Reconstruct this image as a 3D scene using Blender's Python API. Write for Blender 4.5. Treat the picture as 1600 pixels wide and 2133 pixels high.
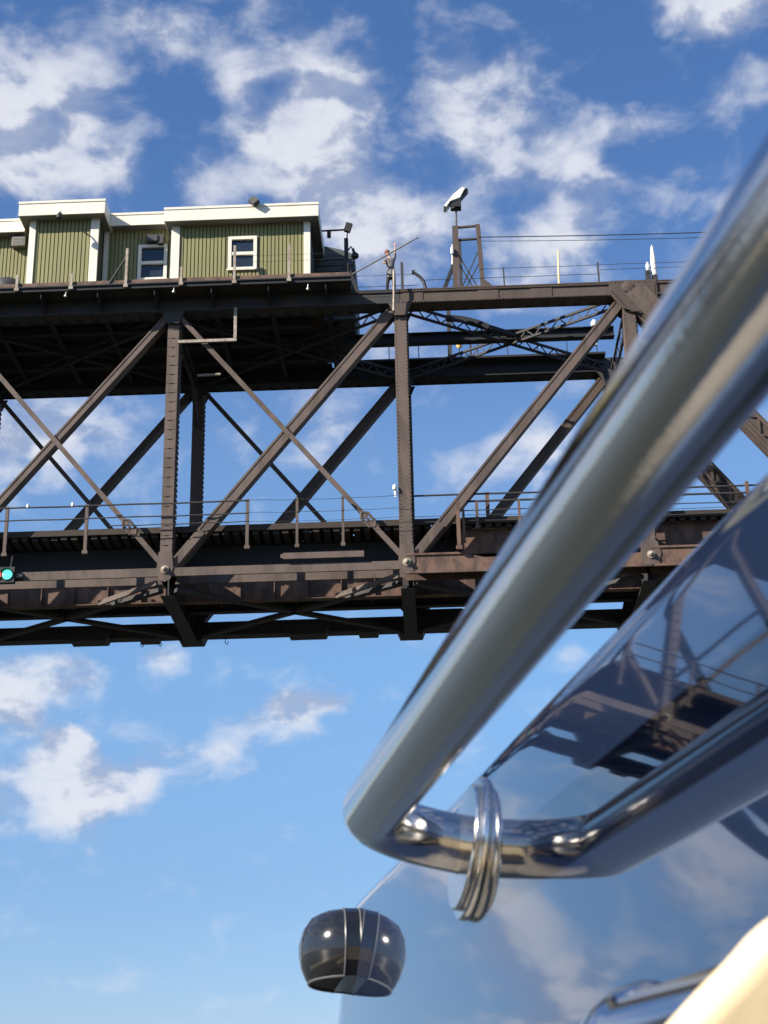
import bpy, bmesh, math, random
from mathutils import Vector, Matrix
from math import radians as rad, sin, cos, tan, pi, sqrt, atan2

random.seed(7)
S = bpy.context.scene
for o in list(bpy.data.objects):
    bpy.data.objects.remove(o)
COL = S.collection

# ------------------------------------------------------------------ camera
YAW, PITCH, ROLL = rad(1.7), rad(22.0), rad(1.2)
fw = Vector((-sin(YAW) * cos(PITCH), cos(YAW) * cos(PITCH), sin(PITCH)))
r0 = Vector((cos(YAW), sin(YAW), 0))
u0 = r0.cross(fw)
rt = r0 * cos(ROLL) - u0 * sin(ROLL)
up = u0 * cos(ROLL) + r0 * sin(ROLL)
cam_data = bpy.data.cameras.new('camera')
cam = bpy.data.objects.new('camera', cam_data)
COL.objects.link(cam)
cam.matrix_world = Matrix(((rt.x, up.x, -fw.x, 0), (rt.y, up.y, -fw.y, 0), (rt.z, up.z, -fw.z, 2.4), (0, 0, 0, 1)))
cam_data.sensor_fit = 'VERTICAL'
cam_data.sensor_height = 24.0
cam_data.sensor_width = 18.0
cam_data.lens = 24.0 * 3300 / 2133
cam_data.clip_start = 0.01
cam_data.clip_end = 12000
cam_data.dof.use_dof = True
cam_data.dof.focus_distance = 6.0
cam_data.dof.aperture_fstop = 20.0
S.camera = cam

# ------------------------------------------------------------------ sky, sun, exposure
SUN_EL, SUN_AZ = rad(31), rad(-120)          # azimuth from +Y towards +X
w = bpy.data.worlds.new('World')
S.world = w
w.use_nodes = True
NT = w.node_tree
NT.nodes.clear()


def nd(nt, kind, **kw):
    n = nt.nodes.new(kind)
    for k, v in kw.items():
        setattr(n, k, v)
    return n


def sock(nt, s, v):
    if isinstance(v, (int, float, tuple, list, Vector)):
        s.default_value = v
    else:
        nt.links.new(v, s)


def vmath(nt, op, a, b=None):
    n = nd(nt, 'ShaderNodeVectorMath', operation=op)
    sock(nt, n.inputs[0], a)
    if b is not None:
        if op == 'SCALE':
            sock(nt, n.inputs[3], b)
        else:
            sock(nt, n.inputs[1], b)
    return n.outputs[1] if op in ('DISTANCE', 'DOT_PRODUCT', 'LENGTH') else n.outputs[0]


def fmath(nt, op, a, b=None, c=None, clamp=False):
    n = nd(nt, 'ShaderNodeMath', operation=op, use_clamp=clamp)
    sock(nt, n.inputs[0], a)
    if b is not None:
        sock(nt, n.inputs[1], b)
    if c is not None:
        sock(nt, n.inputs[2], c)
    return n.outputs[0]


def maprange(nt, v, a, b, c, d, smooth=True):
    n = nd(nt, 'ShaderNodeMapRange', interpolation_type='SMOOTHSTEP' if smooth else 'LINEAR')
    sock(nt, n.inputs[0], v)
    for i, x in enumerate((a, b, c, d)):
        n.inputs[i + 1].default_value = x
    return n.outputs[0]


def mixc(nt, f, a, b, mode='MIX'):
    n = nd(nt, 'ShaderNodeMix', data_type='RGBA', blend_type=mode)
    sock(nt, n.inputs[0], f)
    sock(nt, n.inputs[6], a)
    sock(nt, n.inputs[7], b)
    return n.outputs[2]


def noise(nt, vec, scale, detail=6, rough=0.55, dist=0.0, lac=2.0):
    n = nd(nt, 'ShaderNodeTexNoise')
    sock(nt, n.inputs['Vector'], vec)
    n.inputs['Scale'].default_value = scale
    n.inputs['Detail'].default_value = detail
    n.inputs['Roughness'].default_value = rough
    n.inputs['Distortion'].default_value = dist
    n.inputs['Lacunarity'].default_value = lac
    return n.outputs['Fac']


def build_sky():
    nt = NT
    sky = nd(nt, 'ShaderNodeTexSky', sky_type='NISHITA', sun_disc=False)
    sky.sun_elevation = SUN_EL
    sky.sun_rotation = SUN_AZ
    sky.altitude = 100
    sky.air_density = 1.0
    sky.dust_density = 0.0
    sky.ozone_density = 3.0
    tc = nd(nt, 'ShaderNodeTexCoord')
    true_dir = tc.outputs['Generated']
    FLAT = Vector((1.0, 1.0, 1.5))                 # clouds lie flatter than they are wide
    dirn = vmath(nt, 'MULTIPLY', true_dir, tuple(FLAT))
    # clouds: (azimuth, elevation, radius in degrees, weight) of the banks over the bridge, noise breaks them up
    banks = [(-16.53,36.19,3.30,0.9),(-14.97,34.25,1.91,0.6),(-17.28,33.85,2.26,0.7),(-12.74,33.53,1.30,0.6),(-10.88,38.35,1.30,0.7),(-8.06,38.65,2.43,0.42),(-13.96,39.30,1.91,0.45),(-3.39,38.42,1.82,0.45),(-5.09,36.15,2.00,0.85),(-2.90,36.32,1.82,0.95),(-6.32,35.31,1.39,0.45),(-3.44,34.60,2.08,0.8),(-8.02,37.22,1.04,0.45),(2.04,36.84,1.82,1.0),(4.04,35.67,1.74,0.9),(6.43,34.75,1.48,0.65),(5.24,37.69,1.22,0.4),(12.42,38.60,1.74,1.0),(14.60,38.19,1.39,0.75),(9.32,35.21,1.04,0.7),(11.26,34.66,1.65,0.35),(2.84,33.09,2.00,0.9),(-2.25,32.59,2.08,0.95),(-1.07,31.39,1.91,0.95),(-4.07,32.94,1.22,0.5),(6.88,33.14,1.56,0.7),(6.32,31.35,1.48,0.95),(3.88,30.51,1.30,0.9),(10.60,32.60,1.39,0.4),(12.71,31.97,0.45,0.8),(-8.75,34.25,1.91,0.5),(-9.53,33.31,1.30,0.5),(1.31,34.99,1.39,0.3),(14.22,35.87,1.04,0.35),(-15.06,15.57,1.9,1.05),(-12.94,16.16,1.3,1.0),(-15.64,14.22,1.39,0.5),(-9.98,16.74,0.87,0.85),(-13.5,13.35,0.95,1.3),(-12.95,13.75,0.5,1.1),(-13.79,11.71,2.6,1.05),(-15.9,11.6,1.8,0.8),(-11.78,11.99,1.3,0.9),(-9.3,12.9,2.0,0.45),(-7.6,13.6,1.5,0.45),(-6.12,14.5,1.3,0.62),(-4.9,14.95,1.2,0.85),(-3.72,15.14,0.69,0.65),(-15.71,24.2,2.3,0.9),(-13.0,24.9,2.4,0.6),(-4.31,24.7,2.4,0.55),(2.13,23.5,2.0,0.5),(4.24,24.31,1.6,0.6),(-1.55,28.34,2.08,0.6),(5.55,16.64,0.78,0.6),(-10.83,5.51,2.95,0.2),(-6.88,5.80,1.56,0.16),
             (-20.5,12,3.2,0.8),(-25,8.5,3.8,0.8),(-29,15,4,0.8),(-23,20,3,0.6),(-33,9,4,0.8),(-36,18,5,0.8),(-28,25,4,0.6),(-41,11,5,0.8)]
    # warp the direction a little so that the banks get ragged outlines
    wn = nd(nt, 'ShaderNodeTexNoise')
    nt.links.new(dirn, wn.inputs['Vector'])
    wn.inputs['Scale'].default_value = 16
    wn.inputs['Detail'].default_value = 5
    wn.inputs['Roughness'].default_value = 0.6
    off = vmath(nt, 'SUBTRACT', wn.outputs['Color'], (0.5, 0.5, 0.5))
    warped = vmath(nt, 'ADD', dirn, vmath(nt, 'SCALE', off, 0.045))
    tot = None
    for az, el, r, wt in banks:
        a, e = rad(az), rad(el)
        c = (sin(a) * cos(e), cos(a) * cos(e), sin(e) * FLAT.z)
        d = vmath(nt, 'DISTANCE', warped, c)
        m = maprange(nt, d, 0.0, rad(r) * 1.7, wt, 0.0)
        tot = m if tot is None else fmath(nt, 'ADD', tot, m)
    tot = fmath(nt, 'MINIMUM', tot, 1.0)
    # the rest of the sky carries broken cloud of the same kind
    far = maprange(nt, vmath(nt, 'DISTANCE', true_dir, (sin(rad(-1)) * cos(rad(22)), cos(rad(22)), sin(rad(22)))), 0.46, 0.62, 0.0, 1.0)
    wide = maprange(nt, noise(nt, dirn, 5.5, 4, 0.55), 0.42, 0.66, 0.0, 0.9)
    tot = fmath(nt, 'ADD', tot, fmath(nt, 'MULTIPLY', wide, far))
    n1 = noise(nt, dirn, 25, 9, 0.54, 0.25)
    raw = fmath(nt, 'ADD', fmath(nt, 'MULTIPLY', fmath(nt, 'SUBTRACT', n1, 0.5), 2.3), tot)
    dens = maprange(nt, raw, 0.06, 1.28, 0.0, 0.94)
    # light and shade inside the cloud: the same noise sampled a step towards the sun
    sd = Vector((sin(SUN_AZ) * cos(SUN_EL), cos(SUN_AZ) * cos(SUN_EL), sin(SUN_EL)))
    n2 = noise(nt, vmath(nt, 'ADD', dirn, tuple(sd * 0.018 + Vector((0, 0, 0.012)))), 25, 6, 0.5, 0.25)
    lit = maprange(nt, fmath(nt, 'SUBTRACT', n1, n2), -0.13, 0.07, 0.0, 1.0)
    ccol = mixc(nt, lit, (0.46, 0.53, 0.72, 1), (0.90, 0.93, 1.02, 1))
    sep = nd(nt, 'ShaderNodeSeparateXYZ')
    nt.links.new(true_dir, sep.inputs[0])
    cr = nd(nt, 'ShaderNodeValToRGB')
    el = cr.color_ramp.elements
    el[0].position, el[0].color = 0.03, (0.63, 0.65, 0.84, 1)
    el[1].position, el[1].color = 0.62, (0.71, 0.92, 1.17, 1)
    for ps, c in ((0.16, (0.74, 0.83, 0.96)), (0.286, (1.00, 1.16, 1.24)), (0.40, (1.08, 1.20, 1.30)), (0.48, (0.90, 1.04, 1.23)), (0.56, (0.74, 0.94, 1.18))):
        e = el.new(ps)
        e.color = (*c, 1)
    nt.links.new(sep.outputs[2], cr.inputs[0])
    scol = mixc(nt, 1.0, sky.outputs[0], cr.outputs[0], 'MULTIPLY')
    bg1 = nd(nt, 'ShaderNodeBackground')
    nt.links.new(scol, bg1.inputs[0])
    bg1.inputs[1].default_value = 0.08
    # cloud near the sun is brighter (forward scattering)
    dsun = fmath(nt, 'MAXIMUM', vmath(nt, 'DOT_PRODUCT', true_dir, tuple(sd)), 0.0)
    glow = fmath(nt, 'MULTIPLY', fmath(nt, 'POWER', dsun, 14.0), 0.9)
    ccol = mixc(nt, 1.0, ccol, vmath(nt, 'ADD', vmath(nt, 'SCALE', (1.0, 0.86, 0.62), glow), (1, 1, 1)), 'MULTIPLY')
    bg2 = nd(nt, 'ShaderNodeBackground')
    nt.links.new(ccol, bg2.inputs[0])
    bg2.inputs[1].default_value = 0.46
    ms = nd(nt, 'ShaderNodeMixShader')
    nt.links.new(dens, ms.inputs[0])
    nt.links.new(bg1.outputs[0], ms.inputs[1])
    nt.links.new(bg2.outputs[0], ms.inputs[2])
    out = nd(nt, 'ShaderNodeOutputWorld')
    nt.links.new(ms.outputs[0], out.inputs[0])


build_sky()
sun_data = bpy.data.lights.new('sun', 'SUN')
sun_data.energy = 5.0
sun_data.angle = rad(0.53)
sun_data.color = (1.0, 0.90, 0.76)
sun = bpy.data.objects.new('sun', sun_data)
COL.objects.link(sun)
to_sun = Vector((sin(SUN_AZ) * cos(SUN_EL), cos(SUN_AZ) * cos(SUN_EL), sin(SUN_EL)))
sun.rotation_euler = to_sun.to_track_quat('Z', 'Y').to_euler()
sun.location = (-60, -60, 90)

S.view_settings.view_transform = 'Standard'
S.view_settings.look = 'None'
S.view_settings.exposure = 0.93
S.view_settings.gamma = 1.0
S.view_settings.use_curve_mapping = False
S.render.engine = 'CYCLES'
S.cycles.use_denoising = True
S.cycles.max_bounces = 8
S.cycles.caustics_reflective = False
S.cycles.caustics_refractive = False
S.cycles.sample_clamp_indirect = 6.0


# ------------------------------------------------------------------ materials
def mat(name, base, rough=0.6, metal=0.0, base2=None, nscale=3.0, nlo=0.4, nhi=0.62, streak=1.0, bump=0.0, bscale=20.0,
        coat=0.0, ior=1.5, rvar=0.0, base3=None, detail=6):
    m = bpy.data.materials.new(name)
    m.use_nodes = True
    nt = m.node_tree
    bs = nt.nodes['Principled BSDF']
    bs.inputs['Roughness'].default_value = rough
    bs.inputs['Metallic'].default_value = metal
    bs.inputs['IOR'].default_value = ior
    bs.inputs['Coat Weight'].default_value = coat
    bs.inputs['Coat Roughness'].default_value = 0.02
    b4 = (*base, 1)
    if base2 is None:
        bs.inputs['Base Color'].default_value = b4
    geo = nd(nt, 'ShaderNodeNewGeometry')
    pos = geo.outputs['Position']
    if base2 is not None:
        v = vmath(nt, 'MULTIPLY', pos, (1, 1, streak))
        f = maprange(nt, noise(nt, v, nscale, detail, 0.6, 0.3), nlo, nhi, 0, 1)
        c = mixc(nt, f, b4, (*base2, 1))
        if base3 is not None:
            f3 = maprange(nt, noise(nt, vmath(nt, 'ADD', pos, (31, 7, 3)), nscale * 4.3, 5, 0.65), 0.55, 0.68, 0, 0.8)
            c = mixc(nt, f3, c, (*base3, 1))
        nt.links.new(c, bs.inputs['Base Color'])
    if rvar:
        r = maprange(nt, noise(nt, pos, nscale * 2, 5, 0.6), 0.3, 0.7, rough - rvar, rough + rvar, False)
        nt.links.new(r, bs.inputs['Roughness'])
    if bump:
        bn = nd(nt, 'ShaderNodeBump')
        bn.inputs['Strength'].default_value = bump
        bn.inputs['Distance'].default_value = 0.02
        nt.links.new(noise(nt, pos, bscale, 5, 0.6), bn.inputs['Height'])
        nt.links.new(bn.outputs[0], bs.inputs['Normal'])
    return m


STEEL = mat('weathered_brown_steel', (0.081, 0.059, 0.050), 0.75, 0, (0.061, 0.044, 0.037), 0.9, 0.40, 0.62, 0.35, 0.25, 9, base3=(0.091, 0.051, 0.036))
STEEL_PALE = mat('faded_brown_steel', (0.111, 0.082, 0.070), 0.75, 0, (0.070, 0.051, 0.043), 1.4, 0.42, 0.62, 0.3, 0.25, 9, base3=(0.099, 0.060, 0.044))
RUST = mat('rusty_steel', (0.143, 0.085, 0.062), 0.8, 0, (0.067, 0.042, 0.035), 2.0, 0.4, 0.62, 0.5, 0.3, 12, base3=(0.129, 0.065, 0.042))
SHADE_STEEL = mat('shade_black_steel', (0.018, 0.021, 0.026), 0.85)  # near-black steel: shade of far chord and platform underside put into colour
TIE_EDGE = mat('weathered_edge_timber', (0.043, 0.032, 0.026), 0.85, 0, (0.035, 0.027, 0.022), 3, 0.4, 0.65, 1, 0.4, 20)
DARKSTEEL = mat('dark_and_shaded_steel', (0.036, 0.037, 0.042), 0.8, 0, (0.046, 0.040, 0.039), 1.2, 0.45, 0.65, 0.6, 0.2, 9)  # dark steel; on left and far bridge parts their shade put into colour
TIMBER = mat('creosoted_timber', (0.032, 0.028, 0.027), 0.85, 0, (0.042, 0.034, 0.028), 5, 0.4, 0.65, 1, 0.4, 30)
GREEN = mat('olive_green_board', (0.233, 0.226, 0.096), 0.65, 0, (0.204, 0.198, 0.085), 1.6, 0.35, 0.65, 0.25, 0.1, 14)
GREENBACK = mat('olive_green_wall', (0.096, 0.096, 0.041), 0.7, 0, (0.086, 0.086, 0.038), 1.6)
WHITE = mat('white_painted_trim', (0.76, 0.72, 0.62), 0.5, 0, (0.68, 0.64, 0.54), 1.2, 0.45, 0.7, 0.4)
SOFFIT = mat('grey_soffit', (0.22, 0.22, 0.22), 0.7)
ROOF = mat('grey_roofing', (0.12, 0.12, 0.13), 0.85)
ANNEX = mat('dark_grey_green_cladding', (0.060, 0.076, 0.076), 0.7, 0, (0.048, 0.060, 0.060), 2)
GLASS = mat('window_pane_glass', (0.02, 0.03, 0.045), 0.04, 0, ior=1.5)
GREYPLASTIC = mat('grey_metal_casing', (0.20, 0.195, 0.175), 0.55)
DARKGREY = mat('dark_grey_metal', (0.035, 0.036, 0.040), 0.55)
BLACK = mat('black_metal', (0.012, 0.012, 0.014), 0.65)
WHITEMETAL = mat('white_equipment_paint', (0.80, 0.80, 0.76), 0.4)
YELLOW = mat('faded_yellow_paint', (0.75, 0.62, 0.30), 0.5)
POSTPALE = mat('galvanised_post', (0.345, 0.315, 0.262), 0.6, 0, (0.240, 0.188, 0.143), 4)
WIRE = mat('black_wire', (0.02, 0.022, 0.03), 0.6)
CONCRETE = mat('pier_concrete', (0.30, 0.28, 0.25), 0.85, 0, (0.22, 0.21, 0.19), 1.2, bump=0.3)
SKIN = mat('skin', (0.62, 0.36, 0.27), 0.55)
HAIR = mat('red_brown_hair', (0.22, 0.075, 0.035), 0.6)
SHIRT = mat('grey_shirt_cloth', (0.180, 0.168, 0.180), 0.85, 0, (0.144, 0.132, 0.150), 20)
TROUSERS = mat('dark_trouser_cloth', (0.020, 0.020, 0.028), 0.85)
SHOE = mat('black_shoe_leather', (0.012, 0.012, 0.012), 0.5)
WOODPOLE = mat('grey_wooden_pole', (0.20, 0.18, 0.15), 0.7)
STAINLESS = mat('polished_stainless_steel', (0.60, 0.59, 0.575), 0.075, 1.0, rvar=0.035, nscale=60, bump=0.02, bscale=420)
CHROME = mat('satin_stainless', (0.66, 0.65, 0.63), 0.16, 1.0, rvar=0.05, nscale=90)
BRIGHT = mat('bright_stainless', (0.70, 0.69, 0.67), 0.12, 1.0)
NAVY = mat('navy_blue_gelcoat', (0.012, 0.022, 0.055), 0.03, 0, ior=1.7, coat=0.7)
BLACKGLOSS = mat('glossy_black_plastic', (0.012, 0.012, 0.013), 0.12, 0, coat=0.5)
SEAM = mat('worn_grey_edge', (0.13, 0.13, 0.13), 0.3)
CREAM = mat('cream_vinyl', (0.80, 0.675, 0.45), 0.5, 0, (0.76, 0.63, 0.41), 6, bump=0.03, bscale=700)
TEAK = mat('grey_beige_deck', (0.36, 0.32, 0.26), 0.6, 0, (0.31, 0.28, 0.23), 6)
WHITEGEL = mat('white_gelcoat', (0.78, 0.77, 0.73), 0.15, 0, coat=0.4)


def wavy(m, scale, dist, detail=1):
    nt = m.node_tree
    bs = nt.nodes['Principled BSDF']
    geo = nd(nt, 'ShaderNodeNewGeometry')
    bn = nd(nt, 'ShaderNodeBump')
    bn.inputs['Strength'].default_value = 1.0
    bn.inputs['Distance'].default_value = dist
    nt.links.new(noise(nt, geo.outputs['Position'], scale, detail, 0.4), bn.inputs['Height'])
    nt.links.new(bn.outputs[0], bs.inputs['Normal'])
    nt.links.new(bn.outputs[0], bs.inputs['Coat Normal'])


wavy(NAVY, 9, 0.00012, 1.0)


def emitter(name, col, strength):
    m = bpy.data.materials.new(name)
    m.use_nodes = True
    bs = m.node_tree.nodes['Principled BSDF']
    bs.inputs['Base Color'].default_value = (*[c * 0.3 for c in col], 1)
    bs.inputs['Emission Color'].default_value = (*col, 1)
    bs.inputs['Emission Strength'].default_value = strength
    return m


LENS_GREEN = emitter('lit_green_lens', (0.10, 0.85, 0.62), 1.0)
LENS_RED = emitter('lit_red_lens', (0.80, 0.10, 0.08), 0.8)
LENS_WARM = mat('amber_lamp_glass', (0.75, 0.50, 0.18), 0.2)

WATER = mat('lake_water', (0.050, 0.054, 0.042), 0.30, 0, ior=1.33, bump=1.0, bscale=1.6)


# ------------------------------------------------------------------ mesh helpers
def V(*a):
    return Vector(a)


class MB:
    """collects shapes in world coordinates, links them as one object"""

    def __init__(self):
        self.v, self.f, self.sm = [], [], []

    def add(self, vs, fs, smooth=False):
        n = len(self.v)
        self.v += [Vector(p) for p in vs]
        for f in fs:
            self.f.append([i + n for i in f])
            self.sm.append(smooth)
        return self

    def box(self, x0, x1, y0, y1, z0, z1):
        return self.add([(x0, y0, z0), (x1, y0, z0), (x1, y1, z0), (x0, y1, z0), (x0, y0, z1), (x1, y0, z1), (x1, y1, z1), (x0, y1, z1)],
                        [(0, 3, 2, 1), (4, 5, 6, 7), (0, 1, 5, 4), (1, 2, 6, 5), (2, 3, 7, 6), (3, 0, 4, 7)])

    def beam(self, p0, p1, wd, dp, side=(0, 1, 0), t0=0.0, t1=0.0):
        """bar from p0 to p1: dp along side, wd across; t0,t1 shorten the ends"""
        p0, p1 = Vector(p0), Vector(p1)
        d = (p1 - p0).normalized()
        p0, p1 = p0 + d * t0, p1 - d * t1
        s = Vector(side)
        s = (s - d * s.dot(d)).normalized()
        a = d.cross(s)
        vs = []
        for p in (p0, p1):
            for i, j in ((-1, -1), (1, -1), (1, 1), (-1, 1)):
                vs.append(p + a * (wd / 2 * i) + s * (dp / 2 * j))
        return self.add(vs, [(0, 3, 2, 1), (4, 5, 6, 7), (0, 1, 5, 4), (1, 2, 6, 5), (2, 3, 7, 6), (3, 0, 4, 7)])

    def tube(self, pts, r, n=8, caps=True, smooth=True):
        pts = [Vector(p) for p in pts]
        rr = r if isinstance(r, (list, tuple)) else [r] * len(pts)
        ref = None
        rings = []
        for i, p in enumerate(pts):
            d = (pts[min(i + 1, len(pts) - 1)] - pts[max(i - 1, 0)]).normalized()
            if ref is None:
                ref = d.orthogonal().normalized()
            ref = (ref - d * ref.dot(d)).normalized()
            b = d.cross(ref)
            rings.append([p + (ref * cos(2 * pi * k / n) + b * sin(2 * pi * k / n)) * rr[i] for k in range(n)])
        vs = [q for ring in rings for q in ring]
        fs = []
        for i in range(len(pts) - 1):
            for k in range(n):
                a, b2 = i * n + k, i * n + (k + 1) % n
                fs.append((a, b2, b2 + n, a + n))
        self.add(vs, fs, smooth)
        if caps:
            m = len(pts) - 1
            self.add(rings[0], [tuple(range(n - 1, -1, -1))])
            self.add(rings[m], [tuple(range(n))])
        return self

    def lathe(self, origin, axis, prof, n=24, smooth=True, arc=None, ref=None):
        """prof: (radius, distance along axis)"""
        o, a = Vector(origin), Vector(axis).normalized()
        x = Vector(ref) if ref is not None else a.orthogonal()
        x = (x - a * x.dot(a)).normalized()
        y = a.cross(x)
        full = arc is None
        a0, a1 = (0, 2 * pi) if full else arc
        m = n if full else n + 1
        vs = []
        for r, h in prof:
            for k in range(m):
                t = a0 + (a1 - a0) * k / n
                vs.append(o + a * h + (x * cos(t) + y * sin(t)) * max(r, 1e-5))
        fs = []
        for i in range(len(prof) - 1):
            for k in range(n):
                p, q = i * m + k, i * m + (k + 1) % m
                fs.append((p, q, q + m, p + m))
        return self.add(vs, fs, smooth)

    def prism(self, poly, axis, d0, d1):
        """poly in two of the axes, extruded along the third ('y': poly=(x,z); 'x': poly=(y,z); 'z': poly=(x,y))"""
        f = {'y': lambda a, b, d: (a, d, b), 'x': lambda a, b, d: (d, a, b), 'z': lambda a, b, d: (a, b, d)}[axis]
        n = len(poly)
        vs = [f(a, b, d0) for a, b in poly] + [f(a, b, d1) for a, b in poly]
        fs = [tuple(range(n)), tuple(range(2 * n - 1, n - 1, -1))]
        for i in range(n):
            j = (i + 1) % n
            fs.append((i, i + n, j + n, j))
        return self.add(vs, fs)

    def mesh(self, name, m, origin):
        me = bpy.data.meshes.new(name)
        me.from_pydata([tuple(p - origin) for p in self.v], [], self.f)
        me.polygons.foreach_set('use_smooth', self.sm)
        bm = bmesh.new()
        bm.from_mesh(me)
        bmesh.ops.recalc_face_normals(bm, faces=bm.faces)
        bm.to_mesh(me)
        bm.free()
        if any(self.sm):
            me.set_sharp_from_angle(angle=rad(38))
        me.materials.append(m)
        return me

    def build(self, name, m, parent=None, loc=None, kind=None):
        org = Vector(loc) if loc is not None else Vector((0, 0, 0))
        base = parent_world(parent)
        if loc is None:
            org = base
        o = bpy.data.objects.new(name, self.mesh(name, m, org))
        COL.objects.link(o)
        if parent is not None:
            o.parent = parent
            o.location = org - base
        else:
            o.location = org
        if kind:
            o['kind'] = kind
        return o


def parent_world(p):
    v = Vector((0, 0, 0))
    while p is not None:
        v = v + Vector(p.location)
        p = p.parent
    return v


def tag(o, label, cat, group=None):
    o['label'] = label
    o['category'] = cat
    if group:
        o['group'] = group
    return o


def thing(name, label, cat, loc=(0, 0, 0), group=None):
    o = bpy.data.objects.new(name, None)
    o.empty_display_size = 0.3
    COL.objects.link(o)
    o.location = loc
    return tag(o, label, cat, group)


def clone(o, parent, delta):
    c = o.copy()
    COL.objects.link(c)
    c.parent = parent
    c.location = Vector(o.location) + Vector(delta)
    return c


# ------------------------------------------------------------------ ground: the water
wm = MB()
wm.add([(-5000, -5000, 0), (5000, -5000, 0), (5000, 5000, 0), (-5000, 5000, 0)], [(0, 1, 2, 3)])
wm.build('water', WATER, kind='structure')

# wooded far shore all round, only met in reflections
m = MB()
nseg = 240
rng = random.Random(3)
hs_ = [9 + 7 * abs(sin(k * 0.37)) + rng.uniform(-2.5, 2.5) for k in range(nseg)]
ring = lambda r, zs: [(r * sin(2 * pi * k / nseg), r * cos(2 * pi * k / nseg), zs[k] if zs else -0.5) for k in range(nseg)]
m.add(ring(900, None) + ring(930, hs_) + ring(1100, [h * 1.5 for h in hs_]) + ring(1400, None),
      [(j * nseg + k, j * nseg + (k + 1) % nseg, (j + 1) * nseg + (k + 1) % nseg, (j + 1) * nseg + k) for j in range(3) for k in range(nseg)])
m.build('shore_hills', mat('wooded_shore', (0.045, 0.065, 0.030), 0.9, 0, (0.03, 0.045, 0.022), 0.05), kind='structure')

# ------------------------------------------------------------------ the railway bridge
PX = [-69.5, -59.7, -49.9, -40.1, -30.3, -20.5, -10.7, -0.9, 8.9, 18.0, 27.8]
YN, YF = 60.38, 67.55                 # centre planes of the near and the far truss
ZT, ZB = 36.64, 24.2                  # chord centre lines
bridge = thing('railway_bridge', 'weathered brown steel truss railway bridge crossing high overhead, open timber tie deck below', 'bridge', (0, 64, 0))


def member(m, p0, p1, wd, dp, t0=0.0, t1=0.0):
    """built-up member: two edge flanges and recessed webs"""
    p0, p1 = Vector(p0), Vector(p1)
    d = (p1 - p0).normalized()
    a = d.cross(Vector((0, 1, 0))).normalized()
    e = min(0.09, wd * 0.24)
    for s in (-1, 1):
        m.beam(p0 + a * s * (wd - e) / 2, p1 + a * s * (wd - e) / 2, e, dp, t0=t0, t1=t1)
    for s in (-1, 1):
        m.beam(p0 + Vector((0, s * (dp / 2 - 0.035), 0)), p1 + Vector((0, s * (dp / 2 - 0.035), 0)), wd - 2 * e, 0.022, t0=t0, t1=t1)
    return m


def lattice(m, p0, p1, depth, side, bar=0.06, pitch=None):
    """laced strut: two angle chords and zigzag lacing in the plane of 'side'"""
    p0, p1, s = Vector(p0), Vector(p1), Vector(side).normalized()
    L = (p1 - p0).length
    d = (p1 - p0).normalized()
    s = (s - d * s.dot(d)).normalized()
    nrm = d.cross(s)
    for k in (-1, 1):
        m.beam(p0 + s * k * depth / 2, p1 + s * k * depth / 2, 0.10, 0.10, side=nrm)
    n = max(2, int(L / (pitch or depth * 1.1)))
    for i in range(n):
        a = p0 + d * (L * i / n) + s * (depth / 2) * (1 if i % 2 else -1)
        b = p0 + d * (L * (i + 1) / n) + s * (depth / 2) * (-1 if i % 2 else 1)
        m.beam(a, b, bar, 0.025, side=nrm)
    return m


def post(X, Y, wd, label_mesh, battens):
    m = MB()
    z0, z1 = ZB + 0.45, ZT - 0.28
    for s in (-1, 1):
        m.box(X + s * wd / 2 - (0.17 if s > 0 else 0), X + s * wd / 2 + (0.17 if s < 0 else 0), Y - 0.28, Y + 0.28, z0, z1)
    n = int((z1 - z0) / 0.43)
    if battens:
        for i in range(n):
            z = z0 + (z1 - z0) * (i + 0.5) / n
            m.box(X - wd / 2 + 0.012, X + wd / 2 - 0.012, Y - 0.290, Y - 0.278, z - 0.195, z + 0.195)
    else:
        m.box(X - wd / 2 + 0.02, X + wd / 2 - 0.02, Y - 0.302, Y - 0.282, z0, z1)
    m.box(X - wd / 2 + 0.1, X + wd / 2 - 0.1, Y - 0.2, Y - 0.18, z0, z1)
    # lacing that shows past the right edge
    k = int((z1 - z0) / 0.24)
    for i in range(k):
        z = z0 + (z1 - z0) * i / k
        m.box(X + wd / 2 + 0.002, X + wd / 2 + 0.05, Y - 0.20, Y + 0.24, z, z + 0.11)
    m.box(X + wd / 2 + 0.002, X + wd / 2 + 0.03, Y - 0.05, Y + 0.05, z0, z1)
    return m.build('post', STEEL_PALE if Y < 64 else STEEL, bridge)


for i, X in enumerate(PX):
    post(X, YN, 0.50 if X < -5 else 0.55, None, X < -5)
    post(X, YF, 0.50, None, False)

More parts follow.
